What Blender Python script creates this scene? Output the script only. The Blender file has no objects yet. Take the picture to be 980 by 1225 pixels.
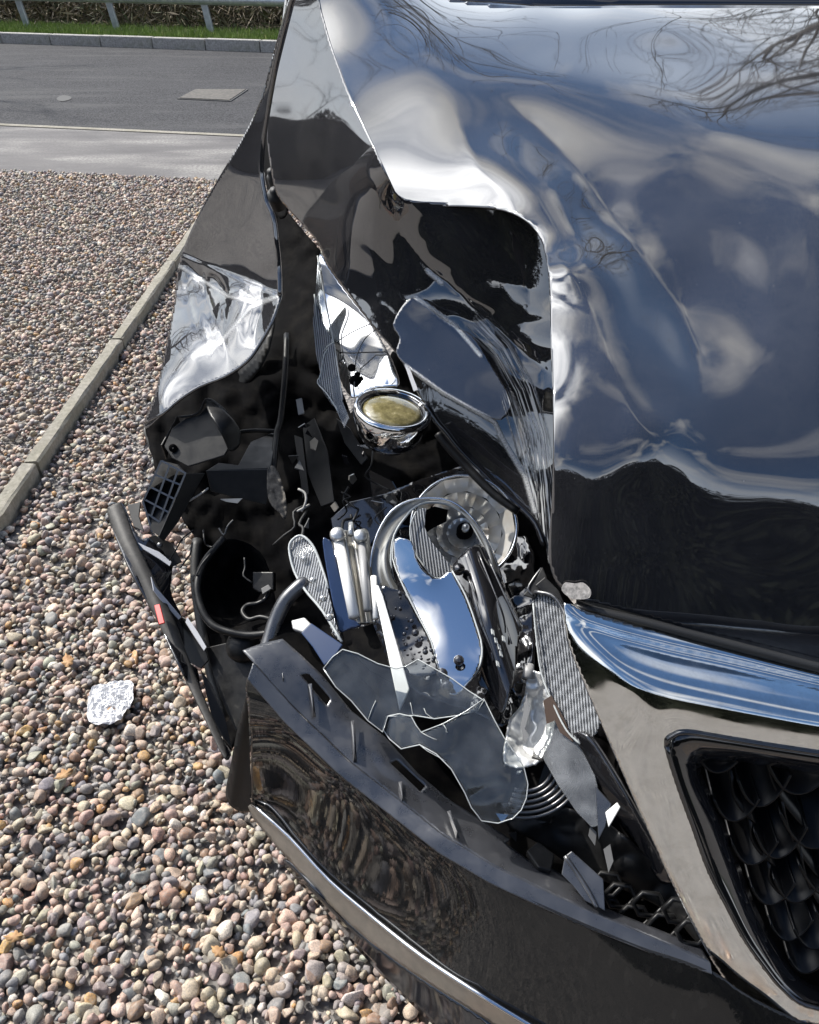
import bpy, bmesh, math, random
import numpy as np
from mathutils import Vector, Matrix, noise

random.seed(7)
RNG = np.random.default_rng(7)
SC = bpy.context.scene
COL = SC.collection
R = math.radians

# ------------------------------------------------------------------ camera
PITCH = R(37.0); H = 1.55; F = 943.0; CX, CY = 490.0, 612.5
ST, CT = math.sin(PITCH), math.cos(PITCH)
cam_d = bpy.data.cameras.new('camera'); cam = bpy.data.objects.new('camera', cam_d); COL.objects.link(cam)
cam.location = (0, 0, H); cam.rotation_euler = (R(90) - PITCH, 0, 0)
cam_d.sensor_fit = 'HORIZONTAL'; cam_d.sensor_width = 36.0; cam_d.lens = F / 980 * 36
cam_d.clip_start = 0.02; cam_d.clip_end = 2000
SC.camera = cam

# ------------------------------------------------------------------ light
SUN_DIR = Vector((-0.66, 0.46, 0.80)).normalized()      # towards the sun: ahead, left
SUN_EL = math.asin(SUN_DIR.z); SUN_AZ = math.atan2(SUN_DIR.x, SUN_DIR.y)
sun_d = bpy.data.lights.new('sun', 'SUN'); sun_d.energy = 4.6; sun_d.angle = R(0.5); sun_d.color = (1.0, 0.955, 0.88)
sun = bpy.data.objects.new('sun', sun_d); COL.objects.link(sun)
sun.rotation_euler = SUN_DIR.to_track_quat('Z', 'Y').to_euler(); sun.location = (-6, 4, 9)

w = bpy.data.worlds.new('World'); SC.world = w; w.use_nodes = True
nt = w.node_tree; nt.nodes.clear()
def wn(t, **k):
    n = nt.nodes.new(t)
    for a, b in k.items(): setattr(n, a, b)
    return n
sky = wn('ShaderNodeTexSky', sky_type='NISHITA', sun_disc=False)
sky.sun_elevation = SUN_EL; sky.sun_rotation = SUN_AZ; sky.air_density = 1.0; sky.dust_density = 0.3; sky.ozone_density = 3.2
tc = wn('ShaderNodeTexCoord'); sep = wn('ShaderNodeSeparateXYZ')
nt.links.new(tc.outputs['Generated'], sep.inputs[0])
zz = wn('ShaderNodeMath', operation='MAXIMUM'); zz.inputs[1].default_value = 0.0
nt.links.new(sep.outputs['Z'], zz.inputs[0])
za = wn('ShaderNodeMath', operation='ADD'); za.inputs[1].default_value = 0.32
nt.links.new(zz.outputs[0], za.inputs[0])
dv = wn('ShaderNodeVectorMath', operation='DIVIDE'); cmb = wn('ShaderNodeCombineXYZ')
for i in range(3): nt.links.new(za.outputs[0], cmb.inputs[i])
nt.links.new(tc.outputs['Generated'], dv.inputs[0]); nt.links.new(cmb.outputs[0], dv.inputs[1])
no = wn('ShaderNodeTexNoise'); no.inputs['Scale'].default_value = 1.9; no.inputs['Detail'].default_value = 6; no.inputs['Roughness'].default_value = 0.5
no.inputs['Distortion'].default_value = 0.8
nt.links.new(dv.outputs[0], no.inputs['Vector'])
rp = wn('ShaderNodeValToRGB'); rp.color_ramp.elements[0].position = 0.49; rp.color_ramp.elements[1].position = 0.74
sdn = wn('ShaderNodeVectorMath', operation='DOT_PRODUCT'); sdn.inputs[1].default_value = SUN_DIR; nt.links.new(tc.outputs['Generated'], sdn.inputs[0])
bias = wn('ShaderNodeMapRange'); bias.interpolation_type = 'SMOOTHSTEP'; bias.inputs['From Min'].default_value = 0.72; bias.inputs['From Max'].default_value = 0.98; bias.inputs['To Max'].default_value = 0.16
nt.links.new(sdn.outputs['Value'], bias.inputs['Value'])
nb = wn('ShaderNodeMath', operation='ADD'); nt.links.new(no.outputs['Fac'], nb.inputs[0]); nt.links.new(bias.outputs[0], nb.inputs[1])
nt.links.new(nb.outputs[0], rp.inputs[0])
hz = wn('ShaderNodeMapRange'); hz.inputs['From Min'].default_value = 0.46; hz.inputs['From Max'].default_value = 0.02    # thin white air near the horizon
nt.links.new(sep.outputs['Z'], hz.inputs['Value'])
mxx = rp
CLOUD = 8.5
mix = wn('ShaderNodeMix', data_type='RGBA'); mix.inputs[7].default_value = (CLOUD, CLOUD, CLOUD * 1.03, 1)
nt.links.new(mxx.outputs[0], mix.inputs[0]); hs = wn('ShaderNodeHueSaturation'); hs.inputs['Saturation'].default_value = 1.06; nt.links.new(sky.outputs[0], hs.inputs['Color']); nt.links.new(hs.outputs[0], mix.inputs[6])
sd = wn('ShaderNodeVectorMath', operation='DOT_PRODUCT'); sd.inputs[1].default_value = SUN_DIR; nt.links.new(tc.outputs['Generated'], sd.inputs[0])
sg = wn('ShaderNodeMapRange'); sg.interpolation_type = 'SMOOTHERSTEP'; sg.inputs['From Min'].default_value = 0.78; sg.inputs['From Max'].default_value = 1.0; sg.inputs['To Min'].default_value = CLOUD; sg.inputs['To Max'].default_value = CLOUD * 5.5
nt.links.new(sd.outputs['Value'], sg.inputs['Value'])
cc = wn('ShaderNodeCombineXYZ')
for i in range(3): nt.links.new(sg.outputs[0], cc.inputs[i])
nt.links.new(cc.outputs[0], mix.inputs[7])
bg = wn('ShaderNodeBackground'); bg.inputs[1].default_value = 0.11
mh = wn('ShaderNodeMix', data_type='RGBA'); mh.inputs[7].default_value = (12.5, 12.9, 13.4, 1); nt.links.new(hz.outputs[0], mh.inputs[0]); nt.links.new(mix.outputs[2], mh.inputs[6]); nt.links.new(mh.outputs[2], bg.inputs[0])
wo = wn('ShaderNodeOutputWorld'); nt.links.new(bg.outputs[0], wo.inputs[0])

SC.view_settings.view_transform = 'Standard'; SC.view_settings.look = 'None'; SC.view_settings.exposure = 0.45; SC.view_settings.gamma = 1.0
SC.render.engine = 'CYCLES'
try:
    SC.cycles.max_bounces = 10; SC.cycles.transparent_max_bounces = 12; SC.cycles.use_denoising = True
    SC.cycles.sample_clamp_indirect = 6.0; SC.cycles.caustics_reflective = False; SC.cycles.caustics_refractive = False
except Exception: pass

# ------------------------------------------------------------------ helpers: measuring
def at(px, py, d):                       # photo measurement + distance -> place
    u = (px - CX) / F; v = (py - CY) / F
    return Vector((u * d, d * (CT - v * ST), H - d * (ST + v * CT)))
def dz(px, py, z):                       # distance of a measured point of known height
    return (H - z) / (ST + (py - CY) / F * CT)
def atz(px, py, z): return at(px, py, dz(px, py, z))
def at_np(P, D):
    u = (P[:, 0] - CX) / F; v = (P[:, 1] - CY) / F
    return np.stack([u * D, D * (CT - v * ST), H - D * (ST + v * CT)], 1)

# ------------------------------------------------------------------ helpers: materials
MATS = {}
def mat(name, col=(.5, .5, .5), rough=.5, metal=0.0, ior=1.5, spec=None, build=None, coat=0.0):
    if name in MATS: return MATS[name]
    m = bpy.data.materials.new(name); m.use_nodes = True
    b = m.node_tree.nodes['Principled BSDF']
    b.inputs['Base Color'].default_value = (*col, 1); b.inputs['Roughness'].default_value = rough
    b.inputs['Metallic'].default_value = metal; b.inputs['IOR'].default_value = ior
    if coat: b.inputs['Coat Weight'].default_value = coat; b.inputs['Coat Roughness'].default_value = .03
    if build: build(m.node_tree, b)
    MATS[name] = m; return m
def N(t, typ, **k):
    n = t.nodes.new(typ)
    for a, b in k.items():
        if a in n.inputs.keys(): n.inputs[a].default_value = b
        else: setattr(n, a, b)
    return n
def ramp(t, src, stops, interp='LINEAR'):
    r = t.nodes.new('ShaderNodeValToRGB'); e = r.color_ramp.elements; r.color_ramp.interpolation = interp
    while len(e) < len(stops): e.new(0.5)
    for el, (p, c) in zip(e, stops):
        el.position = p; el.color = (*c, 1) if len(c) == 3 else c
    t.links.new(src, r.inputs[0]); return r.outputs[0]
def objco(t): return t.nodes.new('ShaderNodeTexCoord').outputs['Object']
def noise_tex(t, scale, detail=4, rough=.55, vec=None, dist=0):
    n = N(t, 'ShaderNodeTexNoise', Scale=scale, Detail=detail, Roughness=rough, Distortion=dist)
    t.links.new(vec if vec else objco(t), n.inputs['Vector']); return n.outputs['Fac']
def bump(t, b, h, strength=.3, dist=.002, inp='Normal'):
    n = N(t, 'ShaderNodeBump', Strength=strength, Distance=dist); t.links.new(h, n.inputs['Height'])
    t.links.new(n.outputs[0], b.inputs[inp]); return n
def mixc(t, fac, a, bcol):
    m = t.nodes.new('ShaderNodeMix'); m.data_type = 'RGBA'
    for sock, v in ((0, fac), (6, a), (7, bcol)):
        if hasattr(v, 'links') or hasattr(v, 'is_linked'): t.links.new(v, m.inputs[sock])
        else: m.inputs[sock].default_value = v if sock == 0 else (*v, 1)
    return m.outputs[2]
def mixf(t, fac, a, bb):
    m = t.nodes.new('ShaderNodeMix'); m.data_type = 'FLOAT'
    for sock, v in ((0, fac), (2, a), (3, bb)):
        if hasattr(v, 'is_linked'): t.links.new(v, m.inputs[sock])
        else: m.inputs[sock].default_value = v
    return m.outputs[0]

def b_paint(t, b):
    # black metallic lacquer: flakes, fine dust specks, scraped bare patches where the 'scrape' mask says so
    at_ = t.nodes.new('ShaderNodeAttribute'); at_.attribute_name = 'scrape'
    fl = noise_tex(t, 900, 1)
    base = ramp(t, fl, [(.35, (.014, .014, .016)), (.65, (.034, .034, .038))])
    dust = ramp(t, noise_tex(t, 260, 2, .7), [(.74, (0, 0, 0)), (.80, (1, 1, 1))])
    film = noise_tex(t, 14, 5, .6)
    c1 = mixc(t, ramp(t, film, [(.45, (0, 0, 0)), (.8, (.07, .07, .07))]), base, (.22, .21, .20))
    c1 = mixc(t, mixf(t, dust, 0.0, .35), c1, (.35, .34, .32))
    uv_ = N(t, 'ShaderNodeCombineXYZ'); 
    for k_, nm in enumerate(('score_u', 'score_v')):
        q_ = t.nodes.new('ShaderNodeAttribute'); q_.attribute_name = nm; t.links.new(q_.outputs['Fac'], uv_.inputs[k_])
    sl_ = noise_tex(t, 1.0, 3, .5, uv_.outputs[0]); sf_ = t.nodes.new('ShaderNodeAttribute'); sf_.attribute_name = 'score'
    s1 = N(t, 'ShaderNodeMath', operation='MULTIPLY'); t.links.new(ramp(t, sl_, [(.50, (0, 0, 0)), (.555, (1, 1, 1))]), s1.inputs[0]); t.links.new(sf_.outputs['Fac'], s1.inputs[1])
    st = noise_tex(t, 420, 3, .7)
    sm0 = N(t, 'ShaderNodeMath', operation='MULTIPLY'); t.links.new(ramp(t, st, [(.30, (.35,) * 3), (.55, (1, 1, 1))]), sm0.inputs[0]); t.links.new(at_.outputs['Fac'], sm0.inputs[1])
    sm = N(t, 'ShaderNodeMath', operation='MAXIMUM'); t.links.new(sm0.outputs[0], sm.inputs[0]); t.links.new(s1.outputs[0], sm.inputs[1])
    c2 = mixc(t, sm.outputs[0], c1, (.66, .66, .65))
    t.links.new(c2, b.inputs['Base Color'])
    rr = mixf(t, sm.outputs[0], mixf(t, film, .015, .05), .45); t.links.new(rr, b.inputs['Roughness'])
    bn = N(t, 'ShaderNodeBump', Distance=.0015); t.links.new(sm.outputs[0], bn.inputs['Height']); bn.inputs['Strength'].default_value = .6
    t.links.new(bn.outputs[0], b.inputs['Normal'])
PAINT = mat('black_paint', ior=2.4, build=b_paint)

def b_scuff(t, b):     # bumper lacquer with fine dirt runs
    mp = N(t, 'ShaderNodeMapping'); t.links.new(objco(t), mp.inputs[0]); mp.inputs['Scale'].default_value = (75, 75, 9)
    n = noise_tex(t, 1.0, 4, .6, mp.outputs[0]); f = noise_tex(t, 6, 4)
    c = mixc(t, ramp(t, n, [(.55, (0, 0, 0)), (.8, (.16, .16, .16))]), (.012, .012, .012), (.10, .09, .08))
    c = mixc(t, ramp(t, f, [(.5, (0, 0, 0)), (.8, (.10, .10, .10))]), c, (.05, .047, .042))
    t.links.new(c, b.inputs['Base Color'])
    t.links.new(ramp(t, n, [(.3, (.008,) * 3), (.8, (.03,) * 3)]), b.inputs['Roughness'])
    bump(t, b, n, .02, .004)
BUMPAINT = mat('bumper_paint', ior=1.5, build=b_scuff)

def b_chrome(t, b):
    n = noise_tex(t, 30, 5, .6)
    t.links.new(ramp(t, n, [(.35, (.035,) * 3), (.8, (.16,) * 3)]), b.inputs['Roughness'])
    t.links.new(ramp(t, noise_tex(t, 55, 5, .7), [(.45, (.84, .85, .83)), (.8, (.66, .66, .63))]), b.inputs['Base Color'])
CHROME = mat('chrome', metal=1, build=b_chrome)
MIRROR = mat('reflector_silver', (.86, .86, .86), .05, 1)
def b_satin(t, b):
    n = noise_tex(t, 60, 4)
    t.links.new(ramp(t, n, [(.3, (.40, .39, .36)), (.7, (.50, .48, .44))]), b.inputs['Base Color'])
SATIN = mat('satin_silver_trim', rough=.28, metal=.85, build=b_satin)
def b_plastic(t, b):
    n = noise_tex(t, 40, 6, .65)
    t.links.new(ramp(t, n, [(.4, (.006, .006, .0065)), (.64, (.012, .012, .012)), (.80, (.05, .046, .042))]), b.inputs['Base Color'])
    t.links.new(ramp(t, n, [(.3, (.30,) * 3), (.7, (.55,) * 3)]), b.inputs['Roughness'])
    bump(t, b, noise_tex(t, 500, 2), .08, .0006)
PLASTIC = mat('black_plastic', ior=1.36, build=b_plastic)
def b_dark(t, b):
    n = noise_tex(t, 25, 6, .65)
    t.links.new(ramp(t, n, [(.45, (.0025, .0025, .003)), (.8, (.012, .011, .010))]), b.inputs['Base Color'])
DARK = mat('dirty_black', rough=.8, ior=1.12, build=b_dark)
def b_flange(t, b):
    n = noise_tex(t, 30, 6, .65)
    t.links.new(ramp(t, n, [(.4, (.022, .023, .027)), (.65, (.035, .036, .041)), (.8, (.11, .105, .10))]), b.inputs['Base Color'])
    t.links.new(ramp(t, n, [(.3, (.22,) * 3), (.8, (.45,) * 3)]), b.inputs['Roughness'])
FLANGE = mat('satin_black_plastic', ior=2.1, build=b_flange)
GLOSS = mat('gloss_black', (.012, .012, .014), .06, 0, 1.9)
WHITE = mat('white_plastic', (.78, .78, .76), .35)
GREYP = mat('grey_plastic', (.30, .30, .30), .4)
RED = mat('red_reflector', (.42, .010, .008), .35, 0, 1.4)
RUBBER = mat('rubber', (.016, .016, .016), .55)

def clear(name, tint, gloss_r=.02, haze=.06, ribs=None, fcol=(.5, .52, .55)):
    if name in MATS: return MATS[name]
    m = bpy.data.materials.new(name); m.use_nodes = True; t = m.node_tree; t.nodes.clear()
    tr = N(t, 'ShaderNodeBsdfTransparent'); tr.inputs[0].default_value = (*tint, 1)
    df = N(t, 'ShaderNodeBsdfDiffuse'); df.inputs[0].default_value = (*fcol, 1)
    gl = N(t, 'ShaderNodeBsdfGlossy'); gl.inputs['Roughness'].default_value = gloss_r
    fr = N(t, 'ShaderNodeFresnel', IOR=1.55)
    m1 = N(t, 'ShaderNodeMixShader'); m1.inputs[0].default_value = haze
    sc = ramp(t, noise_tex(t, 22, 3, .5), [(.40, (haze * .5,) * 3), (.75, (min(1, haze * 1.8),) * 3)])
    t.links.new(sc, m1.inputs[0])
    t.links.new(tr.outputs[0], m1.inputs[1]); t.links.new(df.outputs[0], m1.inputs[2])
    m2 = N(t, 'ShaderNodeMixShader'); t.links.new(fr.outputs[0], m2.inputs[0]); t.links.new(m1.outputs[0], m2.inputs[1]); t.links.new(gl.outputs[0], m2.inputs[2])
    if ribs:
        wv = N(t, 'ShaderNodeTexWave', Scale=ribs, Distortion=0.0); mp = N(t, 'ShaderNodeMapping'); mp.inputs['Rotation'].default_value = (.3, .5, .5)
        t.links.new(objco(t), mp.inputs[0]); t.links.new(mp.outputs[0], wv.inputs['Vector'])
        bn = N(t, 'ShaderNodeBump', Strength=.7, Distance=.002); t.links.new(wv.outputs['Fac'], bn.inputs['Height'])
        for s in (df, gl, fr): t.links.new(bn.outputs[0], s.inputs['Normal'])
        t.links.new(ramp(t, wv.outputs['Fac'], [(.25, (haze * .35,) * 3), (.75, (min(1, haze * 2),) * 3)]), m1.inputs[0])
    o = N(t, 'ShaderNodeOutputMaterial'); t.links.new(m2.outputs[0], o.inputs[0])
    MATS[name] = m; return m
CLEAR = clear('clear_plastic', (.91, .93, .93), .02, .085, None, (.42, .45, .48))
SMOKY = clear('cloudy_plastic', (.62, .64, .64), .06, .22)
RIBBED = clear('ribbed_clear_plastic', (.45, .46, .46), .10, .34, ribs=80)

# ------------------------------------------------------------------ helpers: objects
def tag(o, label=None, cat=None, group=None, kind=None):
    if label: o['label'] = label
    if cat: o['category'] = cat
    if group: o['group'] = group
    if kind: o['kind'] = kind
    return o
def link(name, me, m=None, parent=None):
    o = bpy.data.objects.new(name, me); COL.objects.link(o)
    if m is not None: me.materials.append(m)
    if parent: o.parent = parent
    return o
def obj(name, verts, faces, m=None, parent=None, smooth=True):
    me = bpy.data.meshes.new(name); me.from_pydata([tuple(v) for v in verts], [], [tuple(int(i) for i in f) for f in faces]); me.update()
    if smooth: me.polygons.foreach_set('use_smooth', [True] * len(me.polygons))
    return link(name, me, m, parent)
def empty(name, loc=(0, 0, 0)):
    o = bpy.data.objects.new(name, None); COL.objects.link(o); o.location = loc; o.empty_display_size = .1; return o
def solid(o, th, off=-1):
    s = o.modifiers.new('thick', 'SOLIDIFY'); s.thickness = th; s.offset = off; return o
def bevel(o, wd=.002, seg=2):
    s = o.modifiers.new('bevel', 'BEVEL'); s.width = wd; s.segments = seg; s.limit_method = 'ANGLE'; s.angle_limit = R(35); return o

def rbf(pts, vals, c=12.0, lin=True):      # smooth scattered interpolation
    P = np.array(pts, float); V = np.array(vals, float)
    if V.ndim == 1: V = V[:, None]
    S = 300.0; n = len(P); Pn = P / S
    def phi(r2): return np.sqrt(r2 + (c / S) ** 2)
    A = -phi(((Pn[:, None] - Pn[None]) ** 2).sum(-1))
    Q = np.concatenate([np.ones((n, 1)), Pn], 1) if (lin and n >= 4) else np.ones((n, 1))
    k = Q.shape[1]
    M = np.block([[A + 1e-9 * np.eye(n), Q], [Q.T, np.zeros((k, k))]])
    W = np.linalg.lstsq(M, np.concatenate([V, np.zeros((k, V.shape[1]))]), rcond=None)[0]
    def f(X):
        X = np.asarray(X, float) / S; out = np.empty((len(X), V.shape[1]))
        for i in range(0, len(X), 20000):
            x = X[i:i + 20000]
            K = -phi(((x[:, None] - Pn[None]) ** 2).sum(-1))
            Qx = np.concatenate([np.ones((len(x), 1)), x], 1) if k > 1 else np.ones((len(x), 1))
            out[i:i + 20000] = K @ W[:n] + Qx @ W[n:]
        return out
    return f
def inside(X, poly):
    x, y = X[:, 0], X[:, 1]; r = np.zeros(len(X), bool); P = np.array(poly, float); j = len(P) - 1
    for i in range(len(P)):
        xi, yi = P[i]; xj, yj = P[j]
        if yi != yj:
            r ^= ((yi > y) != (yj > y)) & (x < (xj - xi) * (y - yi) / (yj - yi) + xi)
        j = i
    return r
def smooth_poly(poly, n=3, closed=True):    # Catmull-Rom rounding of a measured outline
    P = [np.array(p[:2], float) for p in poly]; out = []; m = len(P)
    for i in range(m if closed else m - 1):
        g = lambda k: P[k % m] if closed else P[max(0, min(m - 1, k))]
        p0, p1, p2, p3 = g(i - 1), g(i), g(i + 1), g(i + 2)
        for s in range(n):
            t = s / n
            out.append(.5 * ((2 * p1) + (-p0 + p2) * t + (2 * p0 - 5 * p1 + 4 * p2 - p3) * t * t + (-p0 + 3 * p1 - 3 * p2 + p3) * t ** 3))
    if not closed: out.append(P[-1])
    return [tuple(p) for p in out]
def seg_dist(X, line):
    best = np.full(len(X), 1e9); L = np.array(line, float); near = X.copy()
    for a, b in zip(L[:-1], L[1:]):
        ab = b - a; t = np.clip(((X - a) @ ab) / max(1e-9, ab @ ab), 0, 1); q = a + t[:, None] * ab
        d = np.sqrt(((X - q) ** 2).sum(1)); k = d < best; best[k] = d[k]; near[k] = q[k]
    return best, near
def integrate(p, q, wgt, L0, lam, h):       # least-squares surface whose slopes follow p, q
    wx = np.minimum(wgt[:, 1:], wgt[:, :-1]); wy = np.minimum(wgt[1:], wgt[:-1])
    gx = h * .5 * (p[:, 1:] + p[:, :-1]); gy = h * .5 * (q[1:] + q[:-1])
    def A(L):
        o = lam * L; e = wx * (L[:, 1:] - L[:, :-1]); o[:, 1:] += e; o[:, :-1] -= e
        e = wy * (L[1:] - L[:-1]); o[1:] += e; o[:-1] -= e; return o
    b = lam * L0; e = wx * gx; b[:, 1:] += e; b[:, :-1] -= e; e = wy * gy; b[1:] += e; b[:-1] -= e
    L = L0.copy(); r = b - A(L); d = r.copy(); rs = (r * r).sum()
    for _ in range(1800):
        Ad = A(d); al = rs / max(1e-30, (d * Ad).sum()); L += al * d; r -= al * Ad; rn = (r * r).sum()
        if rn < 1e-13 * L.size: break
        d = r + rn / rs * d; rs = rn
    return L
def look_normal(px, py, a, b):              # normal that makes the panel mirror the direction (a: over-the-top angle, b: sideways)
    v = at(px, py, 1.0) - Vector((0, 0, H)); v.normalize(); a, b = R(a), R(b)
    r = Vector((math.sin(b), math.cos(b) * math.cos(a), math.cos(b) * math.sin(a)))
    return (r - v).normalized()
def look_np(G, a, b, rel=True):
    r = at_np(G, np.ones(len(G))) - np.array([0, 0, H]); r /= np.linalg.norm(r, axis=1)[:, None]
    a, b = np.radians(a), np.radians(b) + (np.arcsin(r[:, 0]) if rel else 0)
    return np.stack([np.sin(b), np.cos(b) * np.cos(a), np.cos(b) * np.sin(a)], 1) - r
SHEETS = {}
def depth_at(name, px, py):
    P, D = SHEETS[name]; k = ((P - np.array([px, py])) ** 2).sum(1).argmin(); return float(D[k])
def sheet(name, outline, step, depths, m, parent=None, looks=None, scale=200, gauge=None, pins=(), folds=(), extra=None, th=.0012, rounding=3, c=12, masks=None, hole=None):
    """a curved panel inside a measured outline: distances (and optionally the lie of the surface) from control points"""
    poly = smooth_poly(outline, rounding) if rounding > 1 else [tuple(p) for p in outline]
    A = np.array(poly); x0, y0 = A.min(0) - 2 * step; x1, y1 = A.max(0) + 2 * step
    xs = np.arange(x0, x1 + step, step); ys = np.arange(y0, y1 + step, step)
    GX, GY = np.meshgrid(xs, ys); G = np.stack([GX.ravel(), GY.ravel()], 1)
    D = rbf([p[:2] for p in depths], [math.log(p[2]) for p in depths], 40)
    nx, ny = len(xs), len(ys)
    cen = np.stack([(GX[:-1, :-1] + step / 2).ravel(), (GY[:-1, :-1] + step / 2).ravel()], 1)
    keep = inside(cen, poly)
    for hp in (hole or []): keep &= ~inside(cen, hp)
    keep = keep.reshape(ny - 1, nx - 1)
    used = np.zeros((ny, nx), bool)
    for a, b in ((0, 0), (0, 1), (1, 0), (1, 1)): used[a:ny - 1 + a, b:nx - 1 + b] |= keep
    L = D(G)[:, 0].reshape(ny, nx); sl = None
    if looks:
        if callable(looks): nn = look_np(G, *looks(G))
        else:
            nr = np.array([look_normal(*l) for l in looks])
            nn = rbf([l[:2] for l in looks], nr, c, lin=False)(G)
            for bowl_ in [f for f in folds if callable(f)]: nn = nn + bowl_(G)
            for line, am, w1, am2, w2, ax in [f for f in folds if not callable(f)]:      # sharp fold: tilt changes sign across the line
                s_, d_ = along(G, line); tot = sum(math.dist(p_, q_) for p_, q_ in zip(line[:-1], line[1:])); fade = np.clip(s_ / 60, 0, 1) * np.clip((tot - s_) / 60, 0, 1)
                t_ = np.where(d_ > 0, am * np.exp(-np.abs(d_) / w1), am2 * np.exp(-np.abs(d_) / w2)) * fade; nn = nn + t_[:, None] * (ax(G) if callable(ax) else np.array(ax))
        nn /= np.linalg.norm(nn, axis=1)[:, None]
        U = (G[:, 0] - CX) / F; V = (G[:, 1] - CY) / F
        nu = nn[:, 0]; nv = -(nn[:, 1] * ST + nn[:, 2] * CT); nf = nn[:, 1] * CT - nn[:, 2] * ST
        dot = np.minimum(nu * U + nv * V + nf, -.10)
        p = (-nu / dot).reshape(ny, nx); q = (-nv / dot).reshape(ny, nx)
        sl = np.stack([p.ravel(), q.ravel()], 1) / F
        lam = np.full(ny * nx, (step / scale) ** 2)
        for line, wd, sc_ in pins: lam = np.maximum(lam, (step / sc_) ** 2 * np.exp(-(seg_dist(G, line)[0] / wd) ** 2))
        L = integrate(p, q, np.where(used, 1.0, 1e-4), L, lam.reshape(ny, nx), step / F)
        if gauge:
            k = ((G - np.array(gauge[:2])) ** 2).sum(1).argmin(); L = L + math.log(gauge[2]) - L.ravel()[k]
    # boundary vertices slide onto the outline
    cnt = np.zeros((ny, nx), int)
    for a, b in ((0, 0), (0, 1), (1, 0), (1, 1)): cnt[a:ny - 1 + a, b:nx - 1 + b] += keep
    bd = ((cnt > 0) & (cnt < 4)).ravel()
    Gp = G.copy()
    if bd.any():
        d1, n1 = seg_dist(G[bd], poly + [poly[0]])
        for hp in (hole or []):
            d2, n2 = seg_dist(G[bd], hp + [hp[0]]); n1 = np.where((d2 < d1)[:, None], n2, n1); d1 = np.minimum(d1, d2)
        Gp[bd] = n1
    idx = -np.ones(nx * ny, int); us = used.ravel(); idx[us] = np.arange(us.sum())
    Pu = Gp[us]
    Du = np.exp(L.ravel()[us] + ((Pu - G[us]) * sl[us]).sum(1)) if looks else np.exp(D(Pu)[:, 0])
    if extra is not None: Du = Du + extra(Pu)
    V = at_np(Pu, Du)
    ii, jj = np.nonzero(keep); a = ii * nx + jj
    Fc = np.stack([idx[a], idx[a + nx], idx[a + nx + 1], idx[a + 1]], 1)
    me = bpy.data.meshes.new(name); me.from_pydata(V.tolist(), [], Fc.tolist()); me.update()
    me.polygons.foreach_set('use_smooth', [True] * len(me.polygons))
    if masks:
        for k, fn in masks.items():
            at_ = me.attributes.new(k, 'FLOAT', 'POINT'); at_.data.foreach_set('value', fn(Pu).astype(np.float32))
    SHEETS[name] = (Pu, Du)
    o = link(name, me, m, parent)
    if th: solid(o, th, -1)
    return o
def plate(name, pts, m, parent=None, th=.002, bev=0, rounding=1, smooth=False):
    """flat moulded piece: outline points (px, py, distance), settled onto their common plane"""
    P_ = np.array(pts, float); M_ = np.concatenate([np.ones((len(P_), 1)), P_[:, :2]], 1)
    iv = M_ @ np.linalg.lstsq(M_, 1 / P_[:, 2], rcond=None)[0]; pts = [(x, y, 1 / float(k)) for (x, y, _), k in zip(pts, iv)]
    if rounding > 1:
        xy = smooth_poly(pts, rounding); k = rounding; dd = []
        for i in range(len(pts)):
            for s in range(k): dd.append(pts[i][2] * (1 - s / k) + pts[(i + 1) % len(pts)][2] * s / k)
        pts = [(x, y, d) for (x, y), d in zip(xy, dd)]
    bm = bmesh.new(); vs = [bm.verts.new(at(*p)) for p in pts]
    f = bm.faces.new(vs); bmesh.ops.triangulate(bm, faces=[f]) if len(vs) > 4 else None
    bmesh.ops.recalc_face_normals(bm, faces=bm.faces)
    c = Vector((0, 0, H))
    if sum((fc.calc_center_median() - c).dot(fc.normal) * fc.calc_area() for fc in bm.faces) > 0: bmesh.ops.reverse_faces(bm, faces=bm.faces)
    me = bpy.data.meshes.new(name); bm.to_mesh(me); bm.free()
    o = link(name, me, m, parent)
    if th: solid(o, th, -1)
    if bev: bevel(o, bev)
    return o
def holed(name, outer, holes, m, parent=None, th=.002):
    bm = bmesh.new(); es = []
    for ring in [outer] + holes:
        vs = [bm.verts.new(at(*p)) for p in ring]
        es += [bm.edges.new((vs[i], vs[(i + 1) % len(vs)])) for i in range(len(vs))]
    bmesh.ops.triangle_fill(bm, edges=es, use_beauty=True)
    bmesh.ops.recalc_face_normals(bm, faces=bm.faces)
    c = Vector((0, 0, H))
    if sum((fc.calc_center_median() - c).dot(fc.normal) for fc in bm.faces) > 0: bmesh.ops.reverse_faces(bm, faces=bm.faces)
    me = bpy.data.meshes.new(name); bm.to_mesh(me); bm.free(); o = link(name, me, m, parent)
    if th: solid(o, th, -1)
    return o
def tube(name, pts, rad, m, parent=None, sides=8, cap=True):
    """swept rod; pts world vectors, rad scalar or list"""
    P = [Vector(p) for p in pts]; n = len(P); rr = rad if isinstance(rad, (list, tuple)) else [rad] * n
    V = []; Fc = []; prev = None
    for i, p in enumerate(P):
        t = (P[min(n - 1, i + 1)] - P[max(0, i - 1)]).normalized()
        a = prev - t * prev.dot(t) if prev else t.orthogonal()
        a.normalize(); prev = a; b = t.cross(a)
        for s in range(sides):
            an = 2 * math.pi * s / sides; V.append(p + (a * math.cos(an) + b * math.sin(an)) * rr[i])
    for i in range(n - 1):
        for s in range(sides):
            s2 = (s + 1) % sides; Fc.append((i * sides + s, i * sides + s2, (i + 1) * sides + s2, (i + 1) * sides + s))
    if cap: Fc.append(tuple(range(sides - 1, -1, -1))); Fc.append(tuple((n - 1) * sides + s for s in range(sides)))
    if name is None: return V, Fc
    return obj(name, V, Fc, m, parent)
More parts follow.
